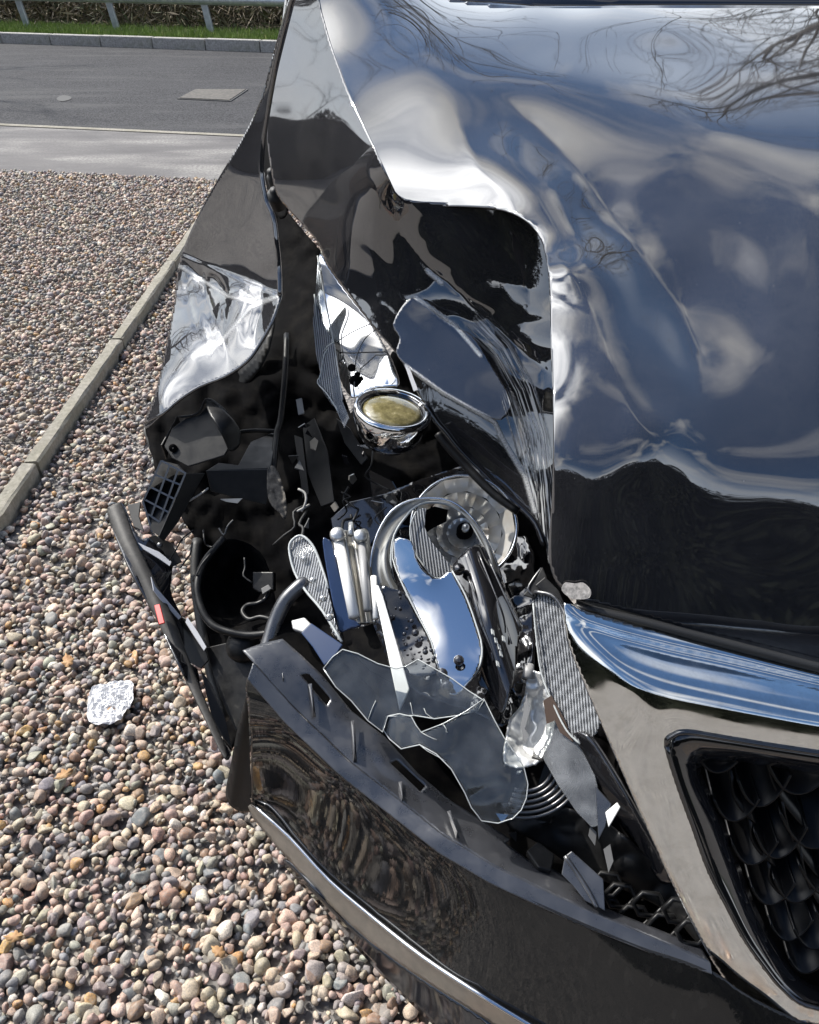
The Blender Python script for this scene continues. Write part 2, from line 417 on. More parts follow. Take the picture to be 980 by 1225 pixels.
def px_line(pts, k=4):       # smooth path through measured points (px, py, d)
    xy = smooth_poly(pts, k, closed=False); out = []
    for i, (x, y) in enumerate(xy):
        j = min(i // k, len(pts) - 2); s = min(1, i / k - j); out.append(at(x, y, pts[j][2] * (1 - s) + pts[j + 1][2] * s))
    return out
def lathe(name, centre, axis, prof, m, parent=None, seg=40, smooth=True, a0=0, a1=360):
    ax = Vector(axis).normalized(); e1 = ax.orthogonal().normalized(); e2 = ax.cross(e1); V = []; Fc = []
    full = (a1 - a0) >= 360; n = seg if full else seg + 1
    for r, h in prof:
        for s in range(n):
            an = R(a0 + (a1 - a0) * s / seg); V.append(Vector(centre) + (e1 * math.cos(an) + e2 * math.sin(an)) * r + ax * h)
    for i in range(len(prof) - 1):
        for s in range(seg):
            s2 = (s + 1) % n; Fc.append((i * n + s, i * n + s2, (i + 1) * n + s2, (i + 1) * n + s))
    return obj(name, V, Fc, m, parent, smooth)
def join(name, pieces, m, parent=None, smooth=True):
    V = []; Fc = []
    for v, f in pieces:
        o = len(V); V += list(v); Fc += [tuple(i + o for i in ff) for ff in f]
    return obj(name, V, Fc, m, parent, smooth)
def box(c, sx, sy, sz, rot=None):
    V = [Vector((x * sx / 2, y * sy / 2, z * sz / 2)) for x in (-1, 1) for y in (-1, 1) for z in (-1, 1)]
    if rot: V = [rot @ v for v in V]
    return [v + Vector(c) for v in V], [(0, 1, 3, 2), (4, 6, 7, 5), (0, 4, 5, 1), (2, 3, 7, 6), (0, 2, 6, 4), (1, 5, 7, 3)]
# ================================================================== SETTING
def b_soil(t, b):
    v = N(t, 'ShaderNodeTexVoronoi', Scale=55); t.links.new(objco(t), v.inputs['Vector'])
    c = ramp(t, v.outputs['Color'], [(0, (.19, .172, .16)), (.35, (.11, .106, .104)), (.6, (.27, .245, .222)), (1, (.20, .182, .17))])
    t.links.new(c, b.inputs['Base Color']); b.inputs['Roughness'].default_value = .8
    bump(t, b, v.outputs['Distance'], .8, .02)
SOIL = mat('gravel_base', build=b_soil)
def b_field(t, b):
    n = noise_tex(t, .6, 6)
    t.links.new(ramp(t, n, [(.3, (.03, .045, .015)), (.7, (.07, .08, .03))]), b.inputs['Base Color']); b.inputs['Roughness'].default_value = .9
FIELD = mat('rough_grassland', build=b_field)
def b_asph(t, b):
    n = noise_tex(t, 65, 4, .75); g = noise_tex(t, 1.1, 6, .6)
    mp = N(t, 'ShaderNodeMapping'); t.links.new(objco(t), mp.inputs[0]); mp.inputs['Scale'].default_value = (.35, 2.2, 1); mp.inputs['Rotation'].default_value = (0, 0, .2)
    g2 = noise_tex(t, 1.3, 6, .65, mp.outputs[0])
    c = ramp(t, n, [(.40, (.018, .0185, .021)), (.62, (.085, .085, .09))])
    c = mixc(t, ramp(t, g, [(.42, (0, 0, 0)), (.72, (.35, .35, .35))]), c, (.075, .075, .08))
    c = mixc(t, ramp(t, g2, [(.5, (0, 0, 0)), (.66, (.45, .45, .45))]), c, (.10, .10, .10))
    t.links.new(c, b.inputs['Base Color']); b.inputs['Roughness'].default_value = .9; b.inputs['Specular IOR Level'].default_value = .15
    bump(t, b, n, .5, .006)
ASPH = mat('asphalt', build=b_asph)
def b_conc(t, b):
    n = noise_tex(t, 45, 5, .75)
    mp = N(t, 'ShaderNodeMapping'); t.links.new(objco(t), mp.inputs[0]); mp.inputs['Scale'].default_value = (.7, 2.4, 1)
    g = noise_tex(t, 1.2, 7, .6, mp.outputs[0])
    c = ramp(t, g, [(.36, (.075, .07, .074)), (.5, (.125, .118, .118)), (.66, (.26, .25, .235))])
    c = mixc(t, ramp(t, n, [(.38, (.75, .75, .75)), (.6, (0, 0, 0))]), c, (.07, .066, .064))
    t.links.new(c, b.inputs['Base Color']); b.inputs['Roughness'].default_value = .8
    bump(t, b, n, .4, .005)
CONC = mat('worn_concrete', build=b_conc)
def b_kerb(t, b):
    n = noise_tex(t, 60, 6, .7); g = noise_tex(t, 4, 5, .6)
    c = ramp(t, n, [(.3, (.15, .14, .115)), (.55, (.27, .25, .21)), (.75, (.36, .34, .29))])
    c = mixc(t, ramp(t, g, [(.45, (0, 0, 0)), (.7, (.6, .6, .6))]), c, (.16, .15, .10))
    t.links.new(c, b.inputs['Base Color']); b.inputs['Roughness'].default_value = .9
    bump(t, b, n, .6, .004)
KERB = mat('edging_concrete', build=b_kerb)
def b_kerb2(t, b):
    n = noise_tex(t, 40, 6, .7); g = noise_tex(t, 3, 5, .6)
    c = ramp(t, n, [(.3, (.20, .19, .18)), (.7, (.42, .41, .39))])
    c = mixc(t, ramp(t, g, [(.5, (0, 0, 0)), (.7, (.5, .5, .5))]), c, (.16, .17, .10))
    t.links.new(c, b.inputs['Base Color']); b.inputs['Roughness'].default_value = .9
KERB2 = mat('kerb_concrete', build=b_kerb2)

def flat(name, pts, m, z=0.0):
    o = obj(name, [(x, y, z) for x, y in pts], [tuple(range(len(pts)))], m, None, False); o['kind'] = 'structure'; return o
flat('ground', [(-400, -400), (400, -400), (400, 400), (-400, 400)], FIELD, -0.03)

def gline(p1, p2, z=0.0):        # measured straight edge on the ground, as y = k x + c
    a, b = atz(*p1, z), atz(*p2, z); k = (b.y - a.y) / (b.x - a.x); return lambda x: a.y + k * (x - a.x)
L_grav = gline((0, 207), (255, 218)); L_mid = gline((0, 150), (285, 163)); L_kerb = gline((0, 51), (320, 62))
XL, XR = -13.9, 13.9
flat('gravel_ground', [(-14, -9), (14, -9), (14, L_grav(14)), (-14, L_grav(-14))], SOIL, -0.012)
flat('driveway_apron', [(XL, L_grav(XL)), (XR, L_grav(XR)), (XR, L_mid(XR)), (XL, L_mid(XL))], CONC, 0.0)
flat('road', [(XL, L_mid(XL)), (XR, L_mid(XR)), (XR, L_kerb(XR) + .1), (XL, L_kerb(XL) + .1)], ASPH, -0.006)
flat('apron_lip', [(XL, L_mid(XL) - .02), (XR, L_mid(XR) - .02), (XR, L_mid(XR) + .06), (XL, L_mid(XL) + .06)], KERB, 0.006)

# far kerb, stone by stone
kerb = empty('road_kerb', (0, L_kerb(0), 0)); kerb['kind'] = 'structure'
kv = Vector((1, L_kerb(1) - L_kerb(0), 0)).normalized(); kn = Vector((-kv.y, kv.x, 0)); KROT = math.atan2(kv.y, kv.x)
a = atz(61, 53, 0); k0 = Vector((a.x, L_kerb(a.x), 0)); KL = (atz(319, 62, 0) - a).length / 4.12
kme = None
for i in range(-5, 14):
    if kme is None:
        v, f = box((0, 0, .03), KL - .014, .125, .22); s = obj('kerb_stone', v, f, KERB2, kerb, False); bevel(s, .012, 2); kme = s.data
    else:
        s = bpy.data.objects.new('kerb_stone', kme); COL.objects.link(s); s.parent = kerb; bevel(s, .012, 2)
    c = k0 + kv * KL * (i + .5) + kn * .063
    s.location = c - Vector(kerb.location) + Vector((0, 0, random.uniform(-.006, .006))); s.rotation_euler = (0, 0, KROT + random.uniform(-.006, .006))

# verge behind the kerb
VY = lambda x: L_kerb(x) + .13
o = obj('verge', [(XL, VY(XL), .10), (XR, VY(XR), .10), (XR, VY(XR) + 1.1, .14), (XL, VY(XL) + 1.1, .14), (XR, VY(XR) + 40, .5), (XL, VY(XL) + 40, .5)], [(0, 1, 2, 3), (3, 2, 4, 5)], FIELD, None, False); o['kind'] = 'structure'
def blades(name, n, xr, yr, hmin, hmax, wid, m, lean=.35, curve=True):
    x = RNG.uniform(*xr, n); y0 = np.array([VY(0)]) + (VY(1) - VY(0)) * x + RNG.uniform(*yr, n)
    h = RNG.uniform(hmin, hmax, n) * RNG.uniform(.6, 1, n); an = RNG.uniform(0, 2 * np.pi, n); ln = RNG.uniform(0, lean, n) * h; la = RNG.uniform(0, 2 * np.pi, n)
    z = np.full(n, .10); dx, dy = np.cos(an) * wid, np.sin(an) * wid
    V = np.stack([np.stack([x - dx, y0 - dy, z], 1), np.stack([x + dx, y0 + dy, z], 1),
                  np.stack([x + dx * .6 + np.cos(la) * ln * .4, y0 + dy * .6 + np.sin(la) * ln * .4, z + h * .6], 1), np.stack([x + np.cos(la) * ln, y0 + np.sin(la) * ln, z + h], 1)], 1).reshape(-1, 3)
    i = np.arange(n)[:, None] * 4
    Fc = np.concatenate([i + np.array([[0, 1, 2]]), i + np.array([[0, 2, 3]])], 0)
    o = obj(name, V.tolist(), Fc.tolist(), m, None, False); o['kind'] = 'stuff'; return o
def b_grass(t, b):
    n = noise_tex(t, 9, 3)
    t.links.new(ramp(t, n, [(.3, (.10, .16, .03)), (.55, (.17, .25, .045)), (.75, (.30, .29, .11))]), b.inputs['Base Color']); b.inputs['Roughness'].default_value = .6
GRASS = mat('grass_blade', build=b_grass)
tag(blades('grass', 26000, (-9.5, 1.5), (.0, 1.15), .04, .14, .007, GRASS), 'short bright green grass strip growing along the far kerb', 'grass')

# dead undergrowth behind the guard rail: stems and dry leaves
def b_under(t, b):
    g = N(t, 'ShaderNodeNewGeometry')
    t.links.new(ramp(t, g.outputs['Random Per Island'], [(0, (.07, .06, .035)), (.3, (.14, .11, .07)), (.55, (.06, .08, .03)), (.75, (.22, .17, .11)), (1, (.36, .30, .22))]), b.inputs['Base Color'])
    b.inputs['Roughness'].default_value = .75
UNDER = mat('dead_bramble', build=b_under)
def undergrowth():
    n = 60000
    x = RNG.uniform(-11, 3, n); off = 1.0 + RNG.power(1.3, n) * 2.6; y = VY(0) + (VY(1) - VY(0)) * x + off
    top = .35 + 1.1 * np.clip((off - .9) / 2.0, 0, 1); z = .08 + RNG.uniform(0, 1, n) * top
    ln = RNG.uniform(.03, .17, n); wd = RNG.uniform(.003, .018, n)
    d = RNG.normal(size=(n, 3)); d[:, 2] = np.abs(d[:, 2]) * 1.1; d /= np.linalg.norm(d, axis=1)[:, None]
    e = np.cross(d, RNG.normal(size=(n, 3))); e /= np.linalg.norm(e, axis=1)[:, None]
    c = np.stack([x, y, z], 1)
    V = np.stack([c - d * ln[:, None], c + e * wd[:, None], c + d * ln[:, None], c - e * wd[:, None]], 1).reshape(-1, 3)
    i = np.arange(n)[:, None] * 4
    o = obj('undergrowth', V.tolist(), (i + np.array([[0, 1, 2, 3]])).tolist(), UNDER, None, False); o['kind'] = 'stuff'
    return o
tag(undergrowth(), 'tangled dead brambles and dry leaves behind the guard rail', 'undergrowth')
# bank behind it so that no bright gap shows
bv = []
for x in np.linspace(-30, 30, 80):
    y = VY(x) + 1.9; hgt = 1.0 + .35 * math.sin(x * 1.7) + .2 * math.sin(x * 4.1)
    bv += [(x, y, .05), (x, y + .35, hgt * .7), (x, y + 1.2, hgt), (x, y + 4, .3)]
bf = []
for i in range(79):
    for k in range(3): bf.append((4 * i + k, 4 * i + 4 + k, 4 * i + 5 + k, 4 * i + 1 + k))
def b_bank(t, b):
    n = noise_tex(t, 9, 8, .75)
    t.links.new(ramp(t, n, [(.35, (.02, .018, .012)), (.55, (.07, .055, .035)), (.75, (.12, .10, .065))]), b.inputs['Base Color']); b.inputs['Roughness'].default_value = .95
    bump(t, b, n, 1.0, .15)
o = obj('bank', bv, bf, mat('leafy_bank', build=b_bank)); o['kind'] = 'structure'

# guard rail: corrugated beam and posts
GALV = mat('galvanised_steel', rough=.42, metal=.75, build=lambda t, b: t.links.new(ramp(t, noise_tex(t, 12, 5, .6), [(.35, (.38, .42, .48)), (.7, (.58, .62, .66))]), b.inputs['Base Color']))
rail = empty('guard_rail', (k0.x, VY(k0.x) + .75, .1))
tag(rail, 'galvanised steel guard rail on posts beyond the far kerb', 'guard rail')
prof = [(.00, .27), (-.05, .245), (-.065, .20), (-.05, .165), (-.005, .15), (-.005, .12), (-.05, .105), (-.065, .07), (-.05, .025), (.00, .0)]
RY = lambda x: VY(x) + .75
rb = atz(0, 2, .55); 
v, f = [], []
xs_ = [-14, 6]
for x in xs_:
    for (o_, z_) in prof: v.append((x - rail.location.x, RY(x) + o_ - .06 - rail.location.y, z_ + .50 - rail.location.z))
f = [(i, i + 10, i + 11, i + 1) for i in range(9)]
bm_ = obj('rail_beam', v, f, GALV, rail); solid(bm_, .006)
pme = None
for i in range(-2, 5):
    if pme is None:
        v, f = box((0, 0, .29), .10, .05, .68); p = obj('post', v, f, GALV, rail, False); pme = p.data; bevel(p, .006)
    else:
        p = bpy.data.objects.new('post', pme); COL.objects.link(p); p.parent = rail; bevel(p, .006)
    pa, pb = atz(44, 30, .12), atz(256, 38, .12); x = pa.x + (pb.x - pa.x) / 2 * i
    p.location = (x - rail.location.x, RY(x) - rail.location.y + .01, 0); p.rotation_euler = (0, R(-9), KROT)

# drain cover in the road
DRAIN = mat('drain_cover', rough=.7, build=lambda t, b: t.links.new(ramp(t, noise_tex(t, 30, 5), [(.35, (.05, .045, .04)), (.65, (.105, .095, .08))]), b.inputs['Base Color']))
mc = empty('drain_cover', atz(255, 113, 0)); tag(mc, 'rectangular brownish drain cover set in the asphalt road', 'drain cover')
q = [atz(*p, 0) - mc.location for p in ((212, 118), (233, 107), (297, 107), (276, 121))]
def prism(pts, z0, z1):
    n = len(pts); V = [Vector((p.x, p.y, z0)) for p in pts] + [Vector((p.x, p.y, z1)) for p in pts]
    return V, [tuple(range(n, 2 * n))] + [(i, (i + 1) % n, n + (i + 1) % n, n + i) for i in range(n)]
cq = sum(q, Vector()) / 4
join('frame', [prism(q, -.02, .003)], mat('old_patch', (.07, .07, .07), .85), mc, False); join('lid', [prism([cq + (p - cq) * .93 for p in q], -.02, .009)], DRAIN, mc, False)
pt = obj('road_patch', [atz(x, y, 0) + Vector((0, 0, -.001)) for x, y in smooth_poly([(68, 117), (75, 113.5), (84, 115), (85, 118), (77, 120.5), (70, 120)], 4)], [tuple(range(24))], mat('old_patch', (.075, .075, .076), .9), None, False); pt['kind'] = 'structure'

# path edging, unit by unit
edg = empty('gravel_edging', (-1.34, 0, 0)); edg['kind'] = 'structure'
EX0 = atz(0, 590, .055).x; EY = [atz(x, y, .055).y for x, y in ((6, 553), (124, 405), (182, 327.5), (222, 277))]
ys_ = [EY[0] - .93, EY[0], EY[1], EY[1] + (EY[1] - EY[0]), EY[1] + 2 * (EY[1] - EY[0]), L_grav(-1.35) - .02]
ys_ = [EY[0] - 2 * (EY[1] - EY[0]), EY[0] - (EY[1] - EY[0])] + ys_[1:]
for i in range(len(ys_) - 1):
    ln = ys_[i + 1] - ys_[i] - .012
    if ln < .05: continue
    pr = [(-.026, -.08), (-.026, .048), (-.019, .055), (.019, .055), (.026, .048), (.026, -.08)]
    V = []; nsg = 14
    for k in range(nsg + 1):
        for x, z in pr: V.append((x + random.gauss(0, .0012), -ln / 2 + ln * k / nsg, z + random.gauss(0, .0014)))
    Fc = [(6 * k + j, 6 * k + j + 1, 6 * k + 7 + j, 6 * k + 6 + j) for k in range(nsg) for j in range(5)] + [tuple(range(5, -1, -1)), tuple(6 * nsg + j for j in range(6))]
    s = obj('edging_unit', V, Fc, KERB, edg, False)
    s.location = (EX0 + .026 + 1.34, (ys_[i] + ys_[i + 1]) / 2, 0); s.rotation_euler = (0, R(random.uniform(-2, 2)), R(random.uniform(-.35, .35)))

# ------------------------------------------------------------------ gravel
PAL = np.array([(.35, .26, .21), (.30, .215, .18), (.24, .23, .23), (.175, .178, .19), (.41, .35, .27), (.33, .29, .225), (.14, .155, .17), (.23, .15, .10), (.52, .49, .44), (.38, .23, .09), (.21, .178, .178), (.26, .26, .215), (.44, .35, .28)])
PRB = np.array([12, 10, 11, 9, 12, 12, 6, 6, 4, 2.2, 8, 7, 9]); PRB = PRB / PRB.sum()
def stone_bases(sub, k):
    out = []
    for s in range(k):
        bm = bmesh.new(); bmesh.ops.create_icosphere(bm, subdivisions=sub, radius=1.0)
        V = np.array([v.co[:] for v in bm.verts]); Fc = np.array([[v.index for v in f.verts] for f in bm.faces]); bm.free()
        r = np.random.default_rng(100 + s)
        for _ in range(r.integers(5, 12)):              # worn facets
            n = r.normal(size=3); n /= np.linalg.norm(n); h = r.uniform(.5, .9); dd = V @ n
            V = V - np.outer(np.maximum(dd - h, 0) * r.uniform(.7, 1), n)
        ph = r.uniform(0, 6, 9)
        V *= (1 + .07 * np.sin(V[:, [0]] * 2.7 + ph[0]) * np.sin(V[:, [1]] * 2.3 + ph[1]) + .05 * np.sin(V[:, [2]] * 4.1 + ph[2] + V[:, [0]] * 3) + (.025 * np.sin(V[:, [1]] * 9 + ph[3]) * np.sin(V[:, [0]] * 8 + ph[4]) if sub > 1 else 0))
        V[:, 1] *= r.uniform(.62, .95); V[:, 2] *= r.uniform(.42, .72)
        out.append((V, Fc))
    return out
def b_stone(colsrc):
    def f(t, b):
        if colsrc == 'attr':
            s = t.nodes.new('ShaderNodeAttribute'); s.attribute_name = 'scol'; c = s.outputs['Color']
        else: c = t.nodes.new('ShaderNodeObjectInfo').outputs['Color']
        g = t.nodes.new('ShaderNodeNewGeometry').outputs['Position']
        n = noise_tex(t, 330, 4, .7, g); n2 = noise_tex(t, 110, 4, .6, g)
        c = mixc(t, ramp(t, n, [(.40, (.55,) * 3), (.58, (0, 0, 0))]), c, (.13, .12, .12))
        c = mixc(t, ramp(t, n2, [(.5, (0, 0, 0)), (.72, (.45,) * 3)]), c, (.46, .40, .34))
        t.links.new(c, b.inputs['Base Color']); b.inputs['Roughness'].default_value = .62; b.inputs['IOR'].default_value = 1.45
        bump(t, b, n, .35, .0022)
    return f
M_ST = mat('pebble_stone', build=b_stone('attr')); M_ST1 = mat('pebble_stone_single', build=b_stone('obj'))

def quats(n):
    q = RNG.normal(size=(n, 4)); q[:, 1:3] *= .45; q /= np.linalg.norm(q, axis=1)[:, None]; return q
def rotm(q):
    w_, x, y, z = q.T
    return np.stack([np.stack([1 - 2 * (y * y + z * z), 2 * (x * y - w_ * z), 2 * (x * z + w_ * y)], 1), np.stack([2 * (x * y + w_ * z), 1 - 2 * (x * x + z * z), 2 * (y * z - w_ * x)], 1), np.stack([2 * (x * z - w_ * y), 2 * (y * z + w_ * x), 1 - 2 * (x * x + y * y)], 1)], 1)
def scatter():
    out = []
    for sp, lo, hi, thin in ((.0146, 0, 2.25, 0), (.0176, 2.25, 99, .26)):
        X, Y = np.meshgrid(np.arange(-4.9, 1.25, sp), np.arange(-.85, 6.35, sp)); X = X.ravel(); Y = Y.ravel()
        X = X + RNG.uniform(-.5, .5, len(X)) * sp * 1.25; Y = Y + RNG.uniform(-.5, .5, len(Y)) * sp * 1.25
        d = np.maximum(.05, Y * CT + H * ST); u = X / d * F + CX; v = (H * CT - Y * ST) / d * F + CY
        k = (d >= lo) & (d < hi) & (u > -230) & ((u < 720) & (v < 1420) | (X > -1.35) & (X < 1.2) & (Y < .62)) & ~((v > 1330) & (RNG.uniform(size=len(X)) < .55)) & ~((X > -.12) & (Y > .80)) & ~((X > -.36) & (Y > 1.7)) & (Y < 6.02 + (X + 3.117) * -.16 + .30) & (np.abs(X - EX0 - .026) > .034)
        k &= ~((u > 560) & (v < 1150) & (Y > .62)); k &= RNG.uniform(size=len(X)) >= thin
        out.append(np.stack([X[k], Y[k], d[k], u[k], v[k]]))
    return np.concatenate(out, 1)
gx, gy, gd, gu, gv = scatter(); ng = len(gx)
gs = np.exp(RNG.normal(0, .34, ng)) * np.where(gd < 2.25, .0106, .0122); gs = np.clip(gs, .0055, .0235)
gz = RNG.uniform(-.006, .009, ng) + np.where(gx < EX0, .028, 0.0)
Q = rotm(quats(ng)); gcol = np.array([1.24, 1.17, 1.11]) * PAL[RNG.choice(len(PAL), ng, p=PRB)] * RNG.uniform(.78, 1.22, (ng, 1)) * RNG.uniform(.94, 1.06, (ng, 3))
vis = (gu > 4) & (gu < 300) & (gv < 1222) | ((gu > 4) & (gu < 505) & (gv > 1010) & (gv < 1222) & (gu < 300 + (gv - 960) * .86))
order = np.argsort(np.where(vis, gd / (gs + .004), 1e9)); big = order[:300]; rest = np.ones(ng, bool); rest[big] = False
gravel = bpy.data.objects['gravel_ground']
base3 = stone_bases(3, 12); pm = []
for i, (V, Fc) in enumerate(base3):
    me = bpy.data.meshes.new('pebble'); me.from_pydata(V.tolist(), [], Fc.tolist()); me.polygons.foreach_set('use_smooth', [True] * len(Fc)); me.materials.append(M_ST1); pm.append(me)
for i in big:
    o = bpy.data.objects.new('pebble', pm[i % 12]); COL.objects.link(o); o.parent = gravel
    o.matrix_local = Matrix.Translation((gx[i], gy[i], gz[i] + .003)) @ Matrix(Q[i].tolist()).to_4x4() @ Matrix.Scale(gs[i], 4)
    o.color = (*gcol[i], 1)
def heap(name, sel, bases):
    Vs, Fs, Cs = [], [], []; off = 0; ids = np.nonzero(sel)[0]
    which = RNG.integers(0, len(bases), len(ids))
    for k, (V, Fc) in enumerate(bases):
        s = ids[which == k]
        if not len(s): continue
        P = np.einsum('nij,vj->nvi', Q[s], V) * gs[s][:, None, None] + np.stack([gx[s], gy[s], gz[s]], 1)[:, None]
        Vs.append(P.reshape(-1, 3)); Fs.append((Fc[None] + off + (np.arange(len(s)) * len(V))[:, None, None]).reshape(-1, 3)); Cs.append(np.repeat(gcol[s], len(V), 0)); off += len(s) * len(V)
    V = np.concatenate(Vs); Fc = np.concatenate(Fs); C = np.concatenate(Cs)
    me = bpy.data.meshes.new(name); me.vertices.add(len(V)); me.vertices.foreach_set('co', V.ravel().astype(np.float32))
    me.loops.add(Fc.size); me.loops.foreach_set('vertex_index', Fc.ravel().astype(np.int32)); me.polygons.add(len(Fc))
    me.polygons.foreach_set('loop_start', (np.arange(len(Fc)) * 3).astype(np.int32)); me.polygons.foreach_set('loop_total', np.full(len(Fc), 3, np.int32))
    me.polygons.foreach_set('use_smooth', [True] * len(Fc)); me.update(calc_edges=True)
    a_ = me.attributes.new('scol', 'FLOAT_COLOR', 'POINT'); a_.data.foreach_set('color', np.concatenate([C, np.ones((len(C), 1))], 1).ravel().astype(np.float32))
    o = link(name, me, M_ST); o['kind'] = 'stuff'; return o
print('stones', ng, 'near', (rest & (gd < 1.75) & (gv < 1300) & (gu < 640)).sum(), 'mid', (rest & ((gd >= 1.75) | (gv >= 1300) | (gu >= 640)) & (gd < 3.2) & (gy > .05)).sum())
SB2 = stone_bases(2, 14)
tag(heap('near_gravel', rest & (gd < 1.75) & (gy > .05), SB2), 'rounded multicoloured pebbles spread beside the car bumper', 'gravel')
tag(heap('middle_gravel', rest & (gd >= 1.75) & (gd < 2.6) & (gy > .05), SB2), 'pinkish grey gravel on both sides of the concrete edging', 'gravel')
tag(heap('far_gravel', rest & ((gd >= 2.6) | (gy <= .05)), stone_bases(1, 10)), 'pale gravel stretching back to the concrete apron', 'gravel')

# crumpled paper and dry leaves on the gravel
def crumple():
    P = [(106, 842), (112, 823), (135, 818), (158, 817), (160, 830), (159, 842), (147, 858), (135, 868), (108, 866)]
    A = np.array(smooth_poly(P, 7)); c = A.mean(0); rings = 26; V = []; Fc = []; n = len(A)
    for r in range(rings + 1):
        for i, p in enumerate(A):
            q = c + (p - c) * (r / rings); w_ = atz(q[0], q[1], .022)
            w_.z += .006 * abs(noise.noise(w_ * 40)) + .007 * (1 - abs(noise.noise(w_ * 85 + Vector((3, 1, 7)))) * 2.2) + .0035 * (1 - abs(noise.noise(w_ * 170)) * 2)
            V.append(w_)
    for r in range(rings):
        for i in range(n):
            j = (i + 1) % n; Fc.append((r * n + i, r * n + j, (r + 1) * n + j, (r + 1) * n + i))
    o = obj('crumpled_paper', V, Fc, mat('white_paper', (.66, .66, .67), .8), None, False); solid(o, .001); return o
tag(crumple(), 'crumpled piece of white paper lying on the pebbles', 'paper')
LEAF = mat('dry_leaf', rough=.7, build=lambda t, b: t.links.new(ramp(t, noise_tex(t, 60, 4), [(.3, (.24, .12, .05)), (.7, (.45, .28, .13))]), b.inputs['Base Color']))
def leaf(px, py, s, rot, label):
    sh = [(0, -1.25), (.05, -.9), (.30, -.72), (.42, -.5), (.33, -.33), (.58, -.12), (.62, .12), (.44, .24), (.46, .52), (.28, .74), (.12, .86), (0, 1.1), (-.14, .84), (-.36, .66), (-.42, .42), (-.36, .2), (-.60, .02), (-.55, -.2), (-.32, -.36), (-.38, -.6), (-.22, -.76), (-.05, -.9)]
    c = atz(px, py, .028); V = [c + Vector((0, 0, .004))]; 
    for x, y in sh: V.append(c + Vector(((x * math.cos(rot) - y * math.sin(rot)) * s, (x * math.sin(rot) + y * math.cos(rot)) * s, s * (1.1 * x * x + .35 * y * y - .15 * x * y) + random.uniform(-.001, .001))))
    n = len(sh); o = obj('dry_leaf', V, [(0, 1 + i, 1 + (i + 1) % n) for i in range(n)], LEAF); solid(o, .0008)
    tag(o, label, 'leaf', 'fallen leaves on the gravel')
leaf(82, 793, .026, .5, 'tan dry leaf standing on edge above the crumpled paper')
leaf(78, 928, .022, 2.2, 'flat pale brown leaf on pebbles below the crumpled paper')
leaf(262, 1140, .017, 1.0, 'small orange brown leaf near the bumper underside')
leaf(18, 1122, .018, 1.6, 'yellowish leaf at the left edge low on the gravel')

# ------------------------------------------------------------------ bare trees beyond the rail (seen mirrored in the bonnet)
BARK = mat('bark', rough=.9, build=lambda t, b: t.links.new(ramp(t, noise_tex(t, 14, 5), [(.3, (.035, .03, .025)), (.7, (.10, .085, .07))]), b.inputs['Base Color']))
def bare_tree(x, y, h, seed, label, lean=0.0):
    rd = random.Random(seed); root = empty('bare_tree', (x, y, .1)); tag(root, label, 'tree', 'bare trees beyond the road')
    trunk = [Vector((0, 0, 0))]; d = Vector((lean, 0, 1)).normalized(); p = Vector((0, 0, 0)); 
    for k in range(7):
        d = (d + Vector((rd.uniform(-.12, .12), rd.uniform(-.12, .12), 0))).normalized(); p = p + d * h * .095; trunk.append(p)
    tube('trunk', trunk, [h * .02 * (1 - .09 * k) for k in range(8)], BARK, root, 9)
    pieces = []
    def grow(p, d, ln, r, lev):
        pts = [p]; n = 4 if lev < 3 else 3
        for k in range(n):
            d = (d + Vector((rd.uniform(-.28, .28), rd.uniform(-.28, .28), rd.uniform(-.10, .22)))).normalized(); pts.append(pts[-1] + d * ln / n)
        pieces.append(tube(None, pts, [max(.0035, r * (1 - .6 * k / n)) for k in range(n + 1)], None, None, 5 if lev < 2 else 3, False))
        if lev >= (5 if 6 < x < 15 else 4): return
        for k in range(rd.choice((3, 4, 4)) if lev < 3 else 3):
            i = rd.randint(1, n); q = pts[i]; ax = Vector((rd.gauss(0, 1), rd.gauss(0, 1), rd.gauss(.25, .8))).normalized()
            grow(q, (d * .75 + ax * .75).normalized(), ln * rd.uniform(.5, .78), max(.004, r * .48), lev + 1)
    for k in range(2, 8):
        for _ in range(2 if k < 7 else 3):
            a = rd.uniform(0, 6.28); grow(trunk[k], Vector((math.cos(a), math.sin(a), rd.uniform(.35, 1.1))).normalized(), h * rd.uniform(.2, .34), h * .0075, 1)
    join('crown', pieces, BARK, root)
bare_tree(-6.0, 19.5, 8.8, 1, 'slim bare tree furthest left beyond the guard rail')
bare_tree(-1.2, 18.5, 10.8, 2, 'bare branching tree beyond the rail straight behind the bonnet')
bare_tree(8.8, 18.0, 11.5, 4, 'tall bare tree beyond the rail to the right of the car')
bare_tree(11.5, 21.0, 11.0, 12, 'high bare tree standing behind the tall one right of the car')
bare_tree(14.5, 16.5, 10.1, 5, 'leaning bare tree far right beyond the road', .15)
bare_tree(-17.0, 3.5, 8.5, 7, 'bare tree to the left across the side drive')
bare_tree(-19.0, -1.5, 9.5, 8, 'broad bare tree furthest left behind the photographer')
bare_tree(-15.5, 8.6, 8.0, 9, 'bare tree left of the gravel between two others')
bare_tree(-14.0, 13.0, 10.1, 6, 'bare roadside tree far left of the gravel', .05)

